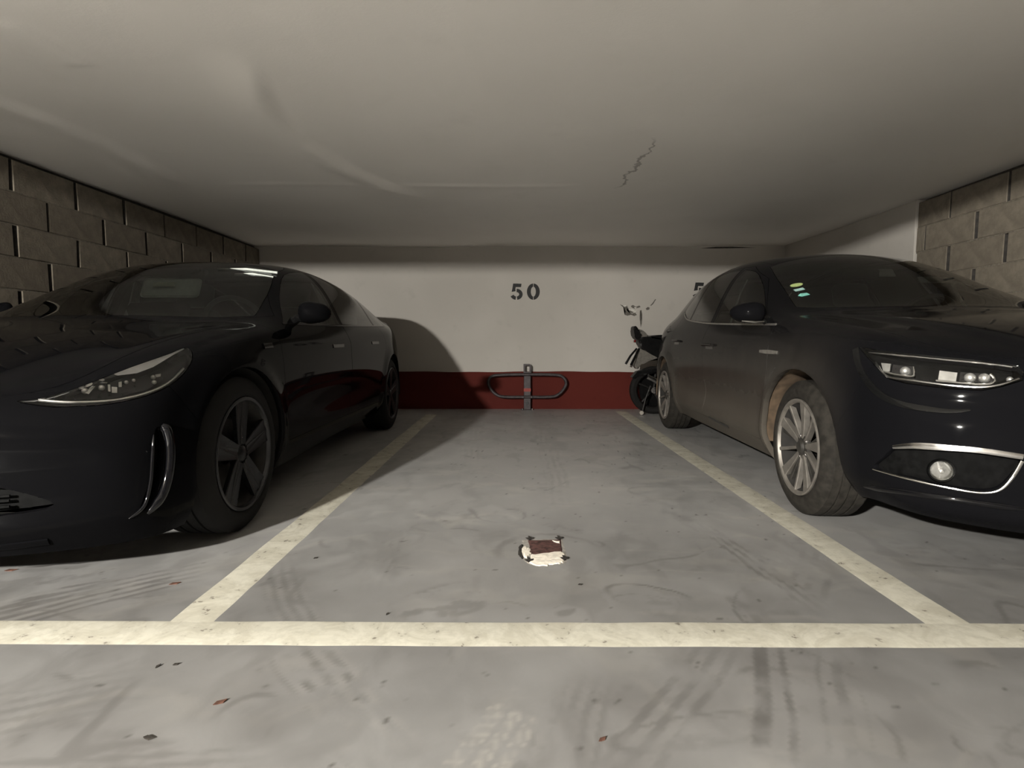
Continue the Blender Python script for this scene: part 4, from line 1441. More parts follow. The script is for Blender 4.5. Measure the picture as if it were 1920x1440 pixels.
def build_hatchback():
    root = empty('hatchback_car', MEG_LOC, MEG_ROT)
    tag(root, 'dusty black hatchback with silver alloy wheels parked right of the empty bay', 'car')
    C = Car(HATCHBACK)
    AY1, AY2, WR = .92, 3.59, .318
    sm = lambda pts, n=4: spline(pts, n, True)
    C.cut('bumper', [(-.1, .05), (.58, .05), (.57, .45), (.50, .62), (.44, .745), (-.1, .745)], 'side', lambda c, n: c.y < .9)
    edge = spline([(0, .045), (.25, .07), (.44, .13), (.60, .26), (.68, .45), (.725, .80), (.745, 1.10), (.745, 1.32)], 4)
    C.cut('hood', edge + [(.60, 1.315), (.3, 1.25), (-.01, 1.225), (-.01, .045)], 'top', lambda c, n: n.z > .25 and c.y < 1.38 and c.z > .70)
    C.cut('windshield', spline([(-.01, 1.265), (.3, 1.285), (.55, 1.345), (.675, 1.43)], 4) + spline([(.672, 1.45), (.625, 1.68), (.58, 1.93), (.535, 2.13)], 3) + [(.4, 2.155), (.2, 2.17), (-.01, 2.17)], 'top', lambda c, n: n.z > .2 and c.z > .92 and c.y < 2.35)
    C.cut('roof', spline([(-.01, 2.19), (.3, 2.185), (.505, 2.155)], 3) + spline([(.50, 2.4), (.485, 2.9), (.455, 3.5), (.44, 3.78)], 3) + [(.3, 3.80), (-.01, 3.80)], 'top', lambda c, n: n.z > .3 and c.z > 1.15)
    C.cut('tailgate', [(-.01, 3.82), (.44, 3.80), (.50, 3.95), (.60, 4.15), (.60, 4.6), (-.01, 4.6)], 'top', lambda c, n: n.y > .05 and c.z > .62)
    C.cut('rear_window', [(-.5, 1.10), (.44, 1.10), (.40, 1.31), (-.40, 1.325)], 'back', lambda c, n: n.y > .2 and c.y > 3.8)
    C.cut('front_door', [(1.30, .92)] + spline([(1.285, .80), (1.275, .58), (1.32, .36), (1.38, .275)], 3) + [(2.415, .275), (2.42, .6), (2.42, .95), (2.45, 1.358), (2.3, 1.348), (1.95, 1.225), (1.6, 1.02), (1.48, .945)], 'side')
    C.cut('rear_door', [(2.42, .275), (3.16, .275)] + spline([(3.17, .33), (3.20, .52), (3.30, .68), (3.38, .78), (3.36, 1.0)], 3) + [(3.34, 1.31), (3.1, 1.355), (2.8, 1.375), (2.454, 1.358), (2.425, .95)], 'side')
    C.cut('front_window', [(1.45, .915), (1.50, .955)] + spline([(1.64, 1.035), (1.92, 1.185), (2.16, 1.290), (2.385, 1.335)], 4) + [(2.36, .955), (1.9, .932)], 'side', over=['front_door', 'body'])
    C.cut('rear_door_window', [(2.435, .960), (2.465, 1.342)] + spline([(2.7, 1.356), (2.9, 1.352), (3.06, 1.335)], 3) + [(3.02, .998)], 'side', over=['rear_door', 'body'])
    C.cut('quarter_window', [(3.06, 1.002), (3.10, 1.325)] + spline([(3.22, 1.30), (3.34, 1.23), (3.43, 1.125)], 3) + [(3.42, 1.085), (3.2, 1.028)], 'side', over=['body', 'rear_door'])
    C.cut('headlamp', [(.975, .795), (.908, .786), (.80, .773), (.699, .762), (.596, .752), (.485, .736), (.468, .715), (.470, .688), (.515, .667), (.567, .651), (.651, .653), (.776, .664), (.845, .679), (.885, .715), (.935, .758)], 'obl', lambda c, n: c.y < .9 and c.x > .3)
    C.cut('fog_recess', sm([(.872, .330), (.755, .325), (.659, .318), (.560, .314), (.505, .330), (.470, .385), (.452, .440), (.56, .452), (.665, .450), (.785, .436), (.835, .385)], 3), 'obl', lambda c, n: c.y < .6 and c.x > .3)
    C.cut('lower_grille', [(-.38, .27), (.36, .27), (.40, .34), (.385, .45), (-.4, .45)], 'front', lambda c, n: n.y < -.2 and c.y < .3)
    C.cut('upper_grille', [(-.40, .66), (.42, .66), (.44, .70), (.43, .735), (-.4, .735)], 'front', lambda c, n: n.y < -.2 and c.y < .3)
    C.cut('tail_lamp', sm([(3.95, .86), (4.15, .84), (4.35, .85), (4.35, .97), (4.1, .98)], 2), 'side')
    for cy in (AY1, AY2):
        C.cut('opening', circle_arch(cy, WR, .368), 'side', lambda c, n: n.x > -.3 and c.x > .5)
    P = M['paint_right']
    C.one('body', 'body', P, root, depth=.03)
    C.one('bumper', 'front_bumper', P, root, depth=.03)
    C.one('hood', 'bonnet', P, root)
    ws = C.one('windshield', 'windscreen', M['glass'], root, depth=.004)
    C.one('roof', 'roof_panel', P, root, gap=.0005)
    C.one('tailgate', 'tailgate', P, root)
    C.one('rear_window', 'rear_window', M['privacy_glass'], root, depth=.004)
    fd = C.pair('front_door', 'front_door', P, root)
    rd = C.pair('rear_door', 'rear_door', P, root)
    C.pair('front_window', 'side_window', M['glass'], fd, depth=.004)
    C.pair('rear_door_window', 'side_window', M['privacy_glass'], rd, depth=.004)
    C.pair('quarter_window', 'quarter_window', M['privacy_glass'], root, depth=.004)
    # bright belt moulding with its kick-up
    strip_on(C, [(1.30, .908), (1.7, .921), (2.1, .937), (2.5, .956), (2.95, .988)], .013, .005, 'side', M['chrome_dusty'], 'belt_moulding', root, n=5)
    strip_on(C, [(2.95, .988), (3.15, 1.012), (3.30, 1.045), (3.44, 1.085)], .013, .005, 'side', M['chrome_dusty'], 'belt_moulding', root, n=5)
    # headlamps
    t_pair = []
    for sg in (1, -1):
        t = empty('headlamp'); t.parent = root
        hd = C.panel('headlamp', mirror='none', depth=.01)
        C.mesh('lens', hd if sg > 0 else C.flip(hd), M['lens'], t)
        raw = C.panel('headlamp', mirror='none', depth=0, gap=.003)
        raw = raw if sg > 0 else C.flip(raw)
        C.mesh('lamp_bowl', bowl(raw, Vector((-sg * .03, .055, 0)), .05), M['gloss_black'], t)
        n_ = Vector((1, -1, 0)).normalized()

        def on(a, zz, back=.03):
            p, nn = C.hit(PROJ['obl'][0] * a + PROJ['obl'][1] * zz + n_ * 3, -n_)
            if p is None: return None
            p = p - n_ * back
            return Vector((sg * p.x, p.y, p.z))

        def plate(poly, back, th, m, name):
            b = bmesh.new()
            A = [on(a, zz, back) for a, zz in poly]
            if any(p is None for p in A): b.free(); return
            nv = Vector((sg * n_.x, n_.y, 0))
            va = [b.verts.new(p) for p in A]; vb = [b.verts.new(p - nv * th) for p in A]
            b.faces.new(va); b.faces.new(vb[::-1])
            for i in range(len(va)): b.faces.new((va[i], vb[i], vb[(i + 1) % len(va)], va[(i + 1) % len(va)]))
            obj(name, b, m, t)

        def rod(pts, r, m, name, back):
            path = [on(a, zz, back) for a, zz in spline(pts, 5)]
            path = [p for p in path if p is not None]
            b = bmesh.new(); tube(b, path, r, 8); obj(name, b, m, t)
        # outer module: silver corner block and a lens beside it
        plate([(.880, .733), (.845, .731), (.845, .702), (.868, .702)], .028, .01, M['lamp_silver'], 'reflector_block')
        plate([(.840, .728), (.770, .722), (.768, .690), (.842, .697)], .042, .006, M['lamp_dark'], 'module_back')
        rod([(.865, .700), (.83, .694), (.77, .688), (.763, .700), (.768, .722)], .0045, M['chrome'], 'module_frame', .024)
        c = on(.795, .706, .04)
        b = bmesh.new(); bmesh.ops.create_icosphere(b, subdivisions=2, radius=.017)
        for v in b.verts: v.co += c
        obj('projector', b, M['lamp_silver'], t)
        # inner module
        plate([(.690, .712), (.640, .706), (.640, .677), (.690, .681)], .028, .01, M['lamp_silver'], 'reflector_block')
        plate([(.634, .708), (.545, .702), (.543, .674), (.634, .677)], .042, .006, M['lamp_dark'], 'module_back')
        rod([(.695, .677), (.64, .673), (.57, .669), (.545, .674), (.541, .690), (.552, .704)], .0045, M['chrome'], 'module_frame', .024)
        for a in (.605, .568):
            c = on(a, .690, .038)
            b = bmesh.new(); bmesh.ops.create_icosphere(b, subdivisions=2, radius=.017)
            for v in b.verts: v.co += c
            obj('projector', b, M['lamp_silver'], t)
        c = on(.503, .688, .03)
        b = bmesh.new(); bmesh.ops.create_icosphere(b, subdivisions=2, radius=.010)
        for v in b.verts: v.co += c
        obj('indicator_bulb', b, M['lamp_silver'], t)
        rod([(.93, .772), (.80, .762), (.69, .751), (.58, .741), (.50, .729)], .0035, M['chrome'], 'upper_light_bar', .012)
        rod([(.895, .735), (.865, .695), (.83, .680), (.75, .673), (.65, .663), (.57, .661), (.52, .673), (.48, .693)], .005, M['chrome'], 'lower_light_bar', .014)
        t_pair.append(t)
    # the C-shaped running lamp that hooks round under the headlamp
    strip_on(C, [(.985, .785), (.955, .715), (.905, .650), (.850, .610), (.787, .588), (.70, .578), (.640, .576), (.590, .584)], lambda f: .030 * (1 - .75 * f ** 3) , .006, 'obl', M['drl'], 'running_lamp', t_pair, n=5)
    # fog lamp nests
    raw = C.panel('fog_recess', mirror='none', depth=0)
    for sg in (1, -1):
        C.mesh('fog_lamp_nest', bowl(raw if sg > 0 else C.flip(raw), Vector((-sg * .018, .030, 0)), 0), M['matte_black'], root)
    strip_on(C, [(.800, .431), (.735, .447), (.665, .453), (.56, .455), (.455, .444)], lambda f: .010 + .016 * math.sin(math.pi * min(1, f * 1.4 + .12) * .75), .010, 'obl', M['chrome'], 'upper_chrome_blade', root, n=5)
    strip_on(C, [(.872, .332), (.755, .326), (.659, .319), (.575, .313), (.530, .316), (.500, .333), (.475, .375), (.455, .430)], lambda f: .007 + .012 * max(0, f - .6), .007, 'obl', M['chrome'], 'lower_chrome_blade', root, n=5)
    for sg in (1, -1):
        t = empty('fog_lamp'); t.parent = root
        n_ = Vector((1, -1, 0)).normalized()
        p, nn = C.hit(PROJ['obl'][0] * .656 + PROJ['obl'][1] * .371 + n_ * 3, -n_)
        p = p - n_ * .012
        ax = (nn * .5 + Vector((0, -1, 0)) * .6).normalized()
        R = ax.to_track_quat('X', 'Z').to_matrix()
        for nm, prof, m_ in (('fog_lens', [(.004, .0345), (.012, .031), (.018, .022), (.021, .010), (.022, .001)], M['lens']), ('fog_reflector', [(.004, .034), (-.010, .028), (-.020, .014), (-.022, .001)], M['lamp_silver']),
                             ('fog_bezel', [(-.002, .034), (.006, .0345), (.007, .039), (-.004, .041)], M['gloss_black'])):
            b = bmesh.new(); lathe(b, prof, 28, 'x', closed=(nm == 'fog_bezel'))
            if nm == 'fog_reflector':
                for v in b.verts: pass
            for v in b.verts:
                q = R @ v.co + p
                v.co = Vector((sg * q.x, q.y, q.z))
            obj(nm, b, m_, t)
        b = bmesh.new(); bmesh.ops.create_icosphere(b, subdivisions=1, radius=.011)
        for v in b.verts:
            q = v.co + p + ax * .004
            v.co = Vector((sg * q.x, q.y, q.z))
        obj('fog_bulb', b, M['lamp_silver'], t)
    # grilles
    for nm, part, zs, w_ in (('lower_grille', 'lower_grille_recess', (.30, .34, .38, .42), .36), ('upper_grille', 'upper_grille_recess', (.68, .70, .72), .42)):
        d = C.panel(nm, mirror='join', depth=0)
        if d:
            C.mesh(part, bowl(d, Vector((0, .05, 0)), 0), M['satin_black'], root)
            for zz in zs:
                strip_on(C, [(-w_, zz), (-w_ / 2, zz), (0, zz), (w_ / 2, zz), (w_, zz)], .008, .004, 'front', M['chrome'] if nm == 'upper_grille' else M['satin_black'], 'grille_bar', root, lift=-.02, pair=False)
    strip_on(C, [(-.75, .225), (-.4, .205), (0, .20), (.4, .205), (.75, .225)], .028, .006, 'front', M['gloss_black'], 'front_lip', root, pair=False)
    rod_on(C, [(.923, .236), (.84, .255), (.756, .270), (.630, .276), (.53, .272), (.430, .266)], .012, 'obl', M['show_black'], 'lip_ridge', root, lift=-.003)
    C.pair('tail_lamp', 'tail_lamp', M['tail_red'], root)
    # wheels
    def rim(t, r, Wd):
        rim_barrel(t, r, Wd, M['alloy_cut'], M['liner_dark'])
        for k in range(5):
            a = math.radians(84 + 72 * k)
            b = bmesh.new(); spoke(b, a, .030, r - .008, .020, .054, -.022, -.004, .026, skew=-.010, cup=.0)
            obj('wide_spoke', b, M['alloy_cut'], t)
            b = bmesh.new(); spoke(b, a - .06, .030, r - .012, .012, .022, -.030, -.018, .03, skew=.055)
            obj('spoke_flank', b, M['alloy_grey'], t)
            b = bmesh.new(); spoke(b, a + math.radians(37), .030, r - .008, .014, .018, -.022, -.004, .026, skew=.0)
            obj('thin_spoke', b, M['alloy_cut'], t)
        hub(t, M['alloy_grey'], .030)
    for yy in (AY1, AY2):
        for sg in (1, -1):
            wheel(root, sg * .885, yy, WR, sg, WR, .210, .2205, rim, M['dusty_rubber'], -2.0 if yy < 1 else 0)
        arch_liner(root, yy, WR, .382, .62, .875, M['liner'])
    mirror_pod(fd, (.86, 1.42, .935), -.01, .045, (.175, .15, .115), (P, M['gloss_black']))
    for sg, par in ((1, fd[0]), (-1, fd[1])):
        b = bmesh.new(); tube(b, [(sg * .875, 1.37, .927), (sg * .93, 1.345, .922), (sg * .995, 1.365, .930)], [.006, .010, .006], 8, flat=.6)
        obj('mirror_underside_trim', b, M['chrome_dusty'], par)
    for pod in (fd[0], fd[1]): pass
    for yy, zz, par in ((2.285, .795, fd), (3.165, .825, rd)):
        # handle bar standing off a dark scoop
        strip_on(C, [(yy - .085, zz - .012), (yy, zz - .012), (yy + .075, zz - .010)], .040, .001, 'side', M['gloss_black'], 'handle_scoop', par)
        strip_on(C, [(yy - .10, zz), (yy, zz + .002), (yy + .10, zz + .003)], .020, .028, 'side', P, 'door_handle', par)
    strip_on(C, [(1.16, .760), (1.27, .762), (1.38, .764)], lambda f: .026 * (1 - .3 * abs(2 * f - 1)), .007, 'side', M['chrome_dusty'], 'wing_trim', root)
    strip_on(C, [(1.92, .262), (2.1, .268), (2.30, .275)], .022, .003, 'side', M['satin_black'], 'sill_insert', root)
    # windscreen stickers
    n_ = Vector((0, -1, .55)).normalized()
    for i, (cx, cs, poly, m_, nm) in enumerate((
            (.545, 1.720, [(.036 * math.cos(a), .026 * math.sin(a)) for a in [2 * math.pi * k / 18 for k in range(18)]], 'sticker_green', 'round_sticker'),
            (.560, 1.650, [(-.027, -.017), (.027, -.017), (.027, .017), (-.027, .017)], 'sticker_blue', 'square_sticker'),
            (.572, 1.575, [(-.030, -.022), (.018, -.026), (.030, -.004), (.006, .022), (-.026, .012)], 'sticker_teal', 'tab_sticker'))):
        b = bmesh.new()
        c0, nn = C.hit((cx, cs, 4), (0, 0, -1))
        e1 = Vector((1, 0, 0)); e1 = (e1 - nn * e1.dot(nn)).normalized(); e2 = nn.cross(e1)
        prism(b, poly, .0012, .0022, lambda a, c, t_: Vector((-(c0 + e1 * a + e2 * c + nn * t_).x, (c0 + e1 * a + e2 * c + nn * t_).y, (c0 + e1 * a + e2 * c + nn * t_).z)))
        obj(nm, b, M[m_], root)
    # underside and cabin
    b = bmesh.new(); bx(b, -.64, .64, .42, 4.0, .18, .21); obj('undertray', b, M['satin_black'], root)
    b = bmesh.new(); bx(b, -.70, .70, 1.20, 4.0, .20, .42); obj('cabin_floor', b, M['cabin'], root)
    b = bmesh.new()
    prism(b, [(1.28, .60), (1.28, .945), (1.5, .965), (1.78, .96), (1.84, .90), (1.80, .60)], -.70, .70, lambda a, c, t_: Vector((t_, a, c)))
    obj('dashboard', b, M['cabin'], root)
    b = bmesh.new()
    tube(b, [(.37 + .185 * math.cos(q), 1.92 - .06 * math.sin(q), .93 + .175 * math.sin(q)) for q in [2 * math.pi * i / 30 for i in range(30)]], .016, 8, closed=True)
    tube(b, [(.19, 1.92, .93), (.37, 1.90, .91), (.55, 1.92, .93)], .02, 8)
    obj('steering_wheel', b, M['satin_black'], root)
    for sg in (1, -1): car_seat(root, sg * .36, 2.32, .40, M['seat_dark'])
    b = bmesh.new(); bx(b, -.62, .62, 2.85, 3.25, .42, .58, .05, 2); obj('rear_seat', b, M['seat_dark'], root)
    b = bmesh.new(); bx(b, -.62, .62, 3.25, 3.40, .5, 1.08, .05, 2)
    for v in b.verts: v.co.y += (v.co.z - .5) * .3
    obj('rear_backrest', b, M['seat_dark'], root)
    t = empty('interior_mirror'); t.parent = root; t.location = (.0, 2.02, 1.255)
    b = bmesh.new(); bx(b, -.12, .12, -.015, .015, -.035, .035, .014, 3); obj('mirror_case', b, M['gloss_black'], t)
    b = bmesh.new(); tube(b, [(0, .0, .02), (0, .02, .07)], .012, 8); obj('mirror_arm', b, M['gloss_black'], t)
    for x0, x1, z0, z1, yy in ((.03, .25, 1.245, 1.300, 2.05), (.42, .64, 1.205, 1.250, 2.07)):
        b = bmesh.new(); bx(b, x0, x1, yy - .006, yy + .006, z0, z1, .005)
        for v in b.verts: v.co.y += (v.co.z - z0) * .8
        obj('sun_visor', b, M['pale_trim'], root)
    for sg in (1, -1):
        b = bmesh.new(); tube(b, [(sg * .745, 2.255, .95), (sg * .715, 2.27, 1.04), (sg * .665, 2.31, 1.15), (sg * .60, 2.36, 1.26)], [.016, .014, .013, .010], 8, flat=.4)
        obj('seat_belt', b, M['pale_trim'], root)
    return root, C


M['chrome_dusty'] = mat('dusty_chrome', (.30, .285, .26), .40, .7, var=.2, scale=30)
M['drl'] = mat('smoky_lamp_plastic', (.008, .008, .008), .08, .0, var=.15)
M['sticker_green'] = mat('yellow_green_sticker', (.50, .62, .25), .6, var=.15, scale=120)
M['sticker_blue'] = mat('pale_blue_sticker', (.40, .62, .58), .6, var=.15, scale=120)
M['sticker_teal'] = mat('teal_sticker', (.25, .66, .56), .6, var=.2, scale=120)
hatchback_root, MC = build_hatchback()


# ================================================================== wall details
def wall_pt(a, b, t):
    return Vector((a, WALL_Y - t, b))


def arc(cx, cy, rx, ry, a0, a1, n=14):
    return [(cx + rx * math.cos(math.radians(a0 + (a1 - a0) * i / n)), cy + ry * math.sin(math.radians(a0 + (a1 - a0) * i / n))) for i in range(n + 1)]


def digit(parent, bands, name='digit'):
    """each band: two matching edges of one stencil stroke"""
    t = empty(name); t.parent = parent
    for A, B in bands:
        b = bmesh.new()
        rows = [[b.verts.new(wall_pt(p[0], p[1], k)) for p in E] for k in (.0002, .0014) for E in (A, B)]
        n = len(A)
        for i in range(n - 1):
            b.faces.new((rows[2][i], rows[2][i + 1], rows[3][i + 1], rows[3][i]))
            b.faces.new((rows[0][i], rows[2][i], rows[2][i + 1], rows[0][i + 1])); b.faces.new((rows[1][i], rows[1][i + 1], rows[3][i + 1], rows[3][i]))
        for i in (0, n - 1): b.faces.new((rows[0][i], rows[1][i], rows[3][i], rows[2][i]))
        obj('stencil_stroke', b, M['black_paint'], t)


def five(x, z, h=.195, w=.142):
    top, s = z + h, .043
    # bar and stem as one bent stroke
    head = ([(x + w - .014, top - .003), (x + w * .5, top), (x + .026, top), (x + .017, z + h * .70), (x + .008, z + h * .49)],
            [(x + w - .020, top - s), (x + w * .5, top - s), (x + .058, top - s), (x + .054, z + h * .66), (x + .056, z + h * .525)])
    cx, cy, rx, ry = x + .066, z + .066, .058, .048
    tail = (arc(cx, cy, rx + .018, ry + .019, 88, -82), arc(cx, cy, rx - .025, ry - .022, 88, -82))
    foot = (arc(cx, cy, rx + .018, ry + .019, -98, -158, 6), arc(cx, cy, rx - .025, ry - .022, -98, -172, 6))
    return [head, tail, foot]


def zero(x, z, h=.195, w=.156):
    cx, cy = x + w / 2, z + h / 2
    return [(arc(cx, cy, w / 2, h / 2, a0, a1, 20), arc(cx, cy, w / 2 - .048, h / 2 - .038, a0 + s, a1 - s, 20)) for a0, a1, s in ((92.5, 267.5, 3), (-87.5, 87.5, 3))]


t = empty('bay_number', (0, 0, 0))
tag(t, 'black stencilled number 50 on the white back wall', 'number')
digit(t, five(-.058, 1.332)); digit(t, zero(.135, 1.332))
t = empty('bay_number', (0, 0, 0))
tag(t, 'black stencilled figure 5 on the wall half hidden behind the right car', 'number')
digit(t, five(2.145, 1.343))

wall_back = bpy.data.objects['wall_back']
M['bare_plaster'] = mat('bare_grey_plaster', (.12, .11, .095), .95, var=.4, scale=60, bump=.5)
M['plaster_flake'] = mat('lifted_paint_flake', (.62, .60, .55), .8, var=.1, scale=60)
for i, poly in enumerate((
        [(1.262, 1.278), (1.30, 1.262), (1.345, 1.268), (1.36, 1.235), (1.345, 1.205), (1.37, 1.18), (1.41, 1.165), (1.45, 1.175), (1.47, 1.15), (1.44, 1.135), (1.40, 1.15), (1.355, 1.14), (1.32, 1.150), (1.333, 1.19), (1.315, 1.235), (1.285, 1.255)],
        [(1.395, 1.255), (1.42, 1.27), (1.455, 1.248), (1.50, 1.262), (1.515, 1.245), (1.48, 1.232), (1.44, 1.225), (1.41, 1.235)],
        [(1.375, 1.20), (1.40, 1.215), (1.415, 1.19), (1.43, 1.175), (1.39, 1.172)],
        [(1.505, 1.20), (1.525, 1.21), (1.535, 1.15), (1.525, 1.10), (1.532, 1.05), (1.52, .995), (1.512, 1.05), (1.505, 1.10), (1.515, 1.15)],
        [(1.575, 1.225), (1.60, 1.245), (1.625, 1.235), (1.62, 1.215), (1.59, 1.205)],
        [(1.63, 1.265), (1.655, 1.29), (1.69, 1.34), (1.698, 1.335), (1.665, 1.28), (1.64, 1.258)])):
    b = bmesh.new(); prism(b, poly, .0003, .0012, wall_pt); bmesh.ops.triangulate(b, faces=b.faces[:])
    obj('plaster_scar', b, M['bare_plaster'], wall_back)
for poly, lift in (([(1.36, 1.215), (1.41, 1.225), (1.45, 1.20), (1.47, 1.21), (1.45, 1.18), (1.40, 1.195)], .008), ([(1.30, 1.262), (1.345, 1.268), (1.34, 1.25), (1.31, 1.248)], .006), ([(1.43, 1.245), (1.47, 1.24), (1.45, 1.225)], .007)):
    b = bmesh.new()
    zc = min(p[1] for p in poly)
    prism(b, poly, 0, .001, lambda a, c, t_: Vector((a, WALL_Y - .001 - t_ - lift * (c - zc) / .04, c)))
    obj('paint_flake', b, M['plaster_flake'], wall_back)
b = bmesh.new()
prism(b, [(2.22, 1.945), (2.40, 1.962), (2.60, 1.964), (2.88, 1.953), (2.62, 1.945), (2.40, 1.942)], .0003, .003, wall_pt)
obj('wall_gap', b, M['joint_dark'], wall_back)


# ================================================================== fold-down bay barrier by the back wall
def barrier():
    t = empty('parking_barrier', (.140, WALL_Y - .075, 0))
    tag(t, 'dark metal fold-up parking barrier with a wide hoop standing before the red band', 'barrier')
    m1 = mat('dark_barrier_steel', (.050, .042, .044), .5, .4, var=.35, scale=25)
    m2 = mat('red_barrier_tape', (.25, .03, .02), .6, var=.2)
    b = bmesh.new(); bx(b, -.042, .042, -.02, .012, .0, .44, .004); obj('post', b, m1, t)
    b = bmesh.new()
    prism(b, [(-.046, .44), (-.046, .555), (.030, .555), (.048, .537), (.048, .44)], -.016, .008, lambda a, c, k: Vector((a, k, c)))
    # the eye at its top is open
    b.free(); b = bmesh.new()
    out = [(-.046, .44), (-.046, .556), (.030, .556), (.048, .538), (.048, .44)]
    inn = [(-.026, .462), (-.026, .536), (.020, .536), (.026, .528), (.026, .462)]
    A = [[b.verts.new((x, y, z)) for x, z in pl] for y in (-.016, .008) for pl in (out, inn)]
    for i in range(5):
        j = (i + 1) % 5
        b.faces.new((A[0][i], A[0][j], A[1][j], A[1][i])); b.faces.new((A[2][i], A[3][i], A[3][j], A[2][j]))
        b.faces.new((A[0][i], A[2][i], A[2][j], A[0][j])); b.faces.new((A[1][i], A[1][j], A[3][j], A[3][i]))
    obj('lock_eye', b, m1, t)
    b = bmesh.new()
    hoop = spline([(-.30, -.03, .425), (.0, -.03, .43), (.34, -.03, .425), (.43, -.03, .395), (.468, -.03, .33), (.44, -.03, .255), (.37, -.03, .185), (.28, -.03, .160), (.0, -.03, .158), (-.28, -.03, .160), (-.38, -.03, .19), (-.445, -.03, .26), (-.470, -.03, .34), (-.43, -.03, .405)], 4, True)
    tube(b, hoop, .018, 10, closed=True); obj('hoop', b, m1, t)
    for x in (-.052, .052):
        b = bmesh.new(); bx(b, x - .012, x + .012, -.056, -.012, .145, .172, .003); obj('hoop_clamp', b, m1, t)
    b = bmesh.new(); bx(b, -.0425, .0425, -.0215, .0, .222, .262); obj('red_band', b, m2, t)
    b = bmesh.new(); lathe(b, [(-.028, .001), (-.028, .018), (-.019, .020), (-.012, .020)], 16, 'y')
    for v in b.verts: v.co.z += .085
    obj('padlock_barrel', b, M['black_plastic'], t)
    b = bmesh.new(); bx(b, -.075, .075, -.06, .06, 0, .008, .002); obj('base_plate', b, m1, t)
    for sx in (-1, 1):
        b = bmesh.new(); lathe(b, [(0, .012), (.016, .012), (.020, .008), (.020, .001)], 6, 'z')
        for v in b.verts: v.co.x += sx * .060; v.co.y -= .042
        obj('anchor_bolt', b, M['steel'], t)
    return t


barrier()


# ================================================================== broken anchor patch in the floor
def floor_prism(name, poly, z0, z1, m, parent, jag=.0, seed=1):
    """low slab with a broken outline and a lumpy top, fanned from its middle"""
    rnd = random.Random(seed)
    pts = []
    n = len(poly)
    sub = 5 if jag else 1
    for i in range(n):
        a, c = poly[i], poly[(i + 1) % n]
        for k in range(sub):
            f = k / sub
            pts.append((a[0] + (c[0] - a[0]) * f + rnd.uniform(-jag, jag), a[1] + (c[1] - a[1]) * f + rnd.uniform(-jag, jag)))
    cx, cy = sum(p[0] for p in pts) / len(pts), sum(p[1] for p in pts) / len(pts)
    b = bmesh.new()
    hh = z1 - z0
    low = [b.verts.new((x, y, z0)) for x, y in pts]
    rim = [b.verts.new((x + (cx - x) * .06, y + (cy - y) * .06, z0 + hh * (.45 + .3 * rnd.random()))) for x, y in pts]
    inn = [b.verts.new((x + (cx - x) * .45, y + (cy - y) * .45, z0 + hh * (.8 + .2 * rnd.random()))) for x, y in pts]
    mid = b.verts.new((cx, cy, z1))
    N = len(pts)
    for i in range(N):
        j = (i + 1) % N
        b.faces.new((low[i], low[j], rim[j], rim[i])); b.faces.new((rim[i], rim[j], inn[j], inn[i])); b.faces.new((inn[i], inn[j], mid))
    return obj(name, b, m, parent, smooth=False)


t = empty('floor_anchor_plate', (0, 0, 0))
tag(t, 'broken rusty anchor plate in chipped white mortar on the empty bay floor', 'anchor plate')
m_r = mat('rusted_steel', (.085, .040, .034), .75, .2, var=.5, scale=60, bump=.4)
m_w = mat('chipped_white_mortar', (.78, .72, .62), .9, var=.12, scale=50, bump=.5)
m_k = mat('black_hole_shadow', (.02, .016, .013), .9, var=.4, scale=50)
floor_prism('mortar_bed', [(.030, 2.255), (.19, 2.268), (.196, 2.06), (.182, 2.005), (.05, 1.995), (.020, 2.06), (.022, 2.19)], .0003, .0015, mat('grey_chipped_edge', (.30, .28, .25), .9, var=.3, scale=40), t, .004, 3)
floor_prism('steel_plate', [(.051, 2.246), (.186, 2.257), (.182, 2.122), (.058, 2.088)], .001, .0042, m_r, t, .0015, 1)
floor_prism('mortar_lump', [(.052, 2.086), (.177, 2.129), (.190, 2.069), (.178, 2.015), (.133, 1.990), (.074, 1.978), (.044, 2.011)], .001, .006, m_w, t, .007, 2)
floor_prism('mortar_lump', [(.022, 2.15), (.037, 2.183), (.057, 2.151), (.058, 2.10), (.040, 2.055), (.019, 2.095)], .001, .006, m_w, t, .003, 5)
floor_prism('mortar_lump', [(.15, 2.235), (.180, 2.228), (.178, 2.205), (.16, 2.215)], .0045, .007, m_w, t, .002, 8)
for i, (x, y) in enumerate(((.058, 2.262), (.180, 2.268), (.050, 2.030), (.183, 2.050))):
    s_ = .011
    poly = [(x - 1.6 * s_, y + .5 * s_), (x - .4 * s_, y + .5 * s_), (x - .6 * s_, y + 2.6 * s_), (x + .2 * s_, y + 2.4 * s_), (x + .6 * s_, y + .6 * s_), (x + 1.7 * s_, y + 1.2 * s_), (x + 1.5 * s_, y - .2 * s_), (x + .5 * s_, y - .8 * s_), (x - .2 * s_, y - 2.2 * s_), (x - .9 * s_, y - .8 * s_)]
    floor_prism('bolt_hole', poly, .004, .0068, m_k, t, .0, i)
floor_prism('dark_crack', [(.012, 2.17), (.024, 2.20), (.030, 2.195), (.020, 2.16), (.019, 2.10), (.030, 2.055), (.024, 2.045), (.010, 2.09)], .002, .006, m_k, t, .001, 4)

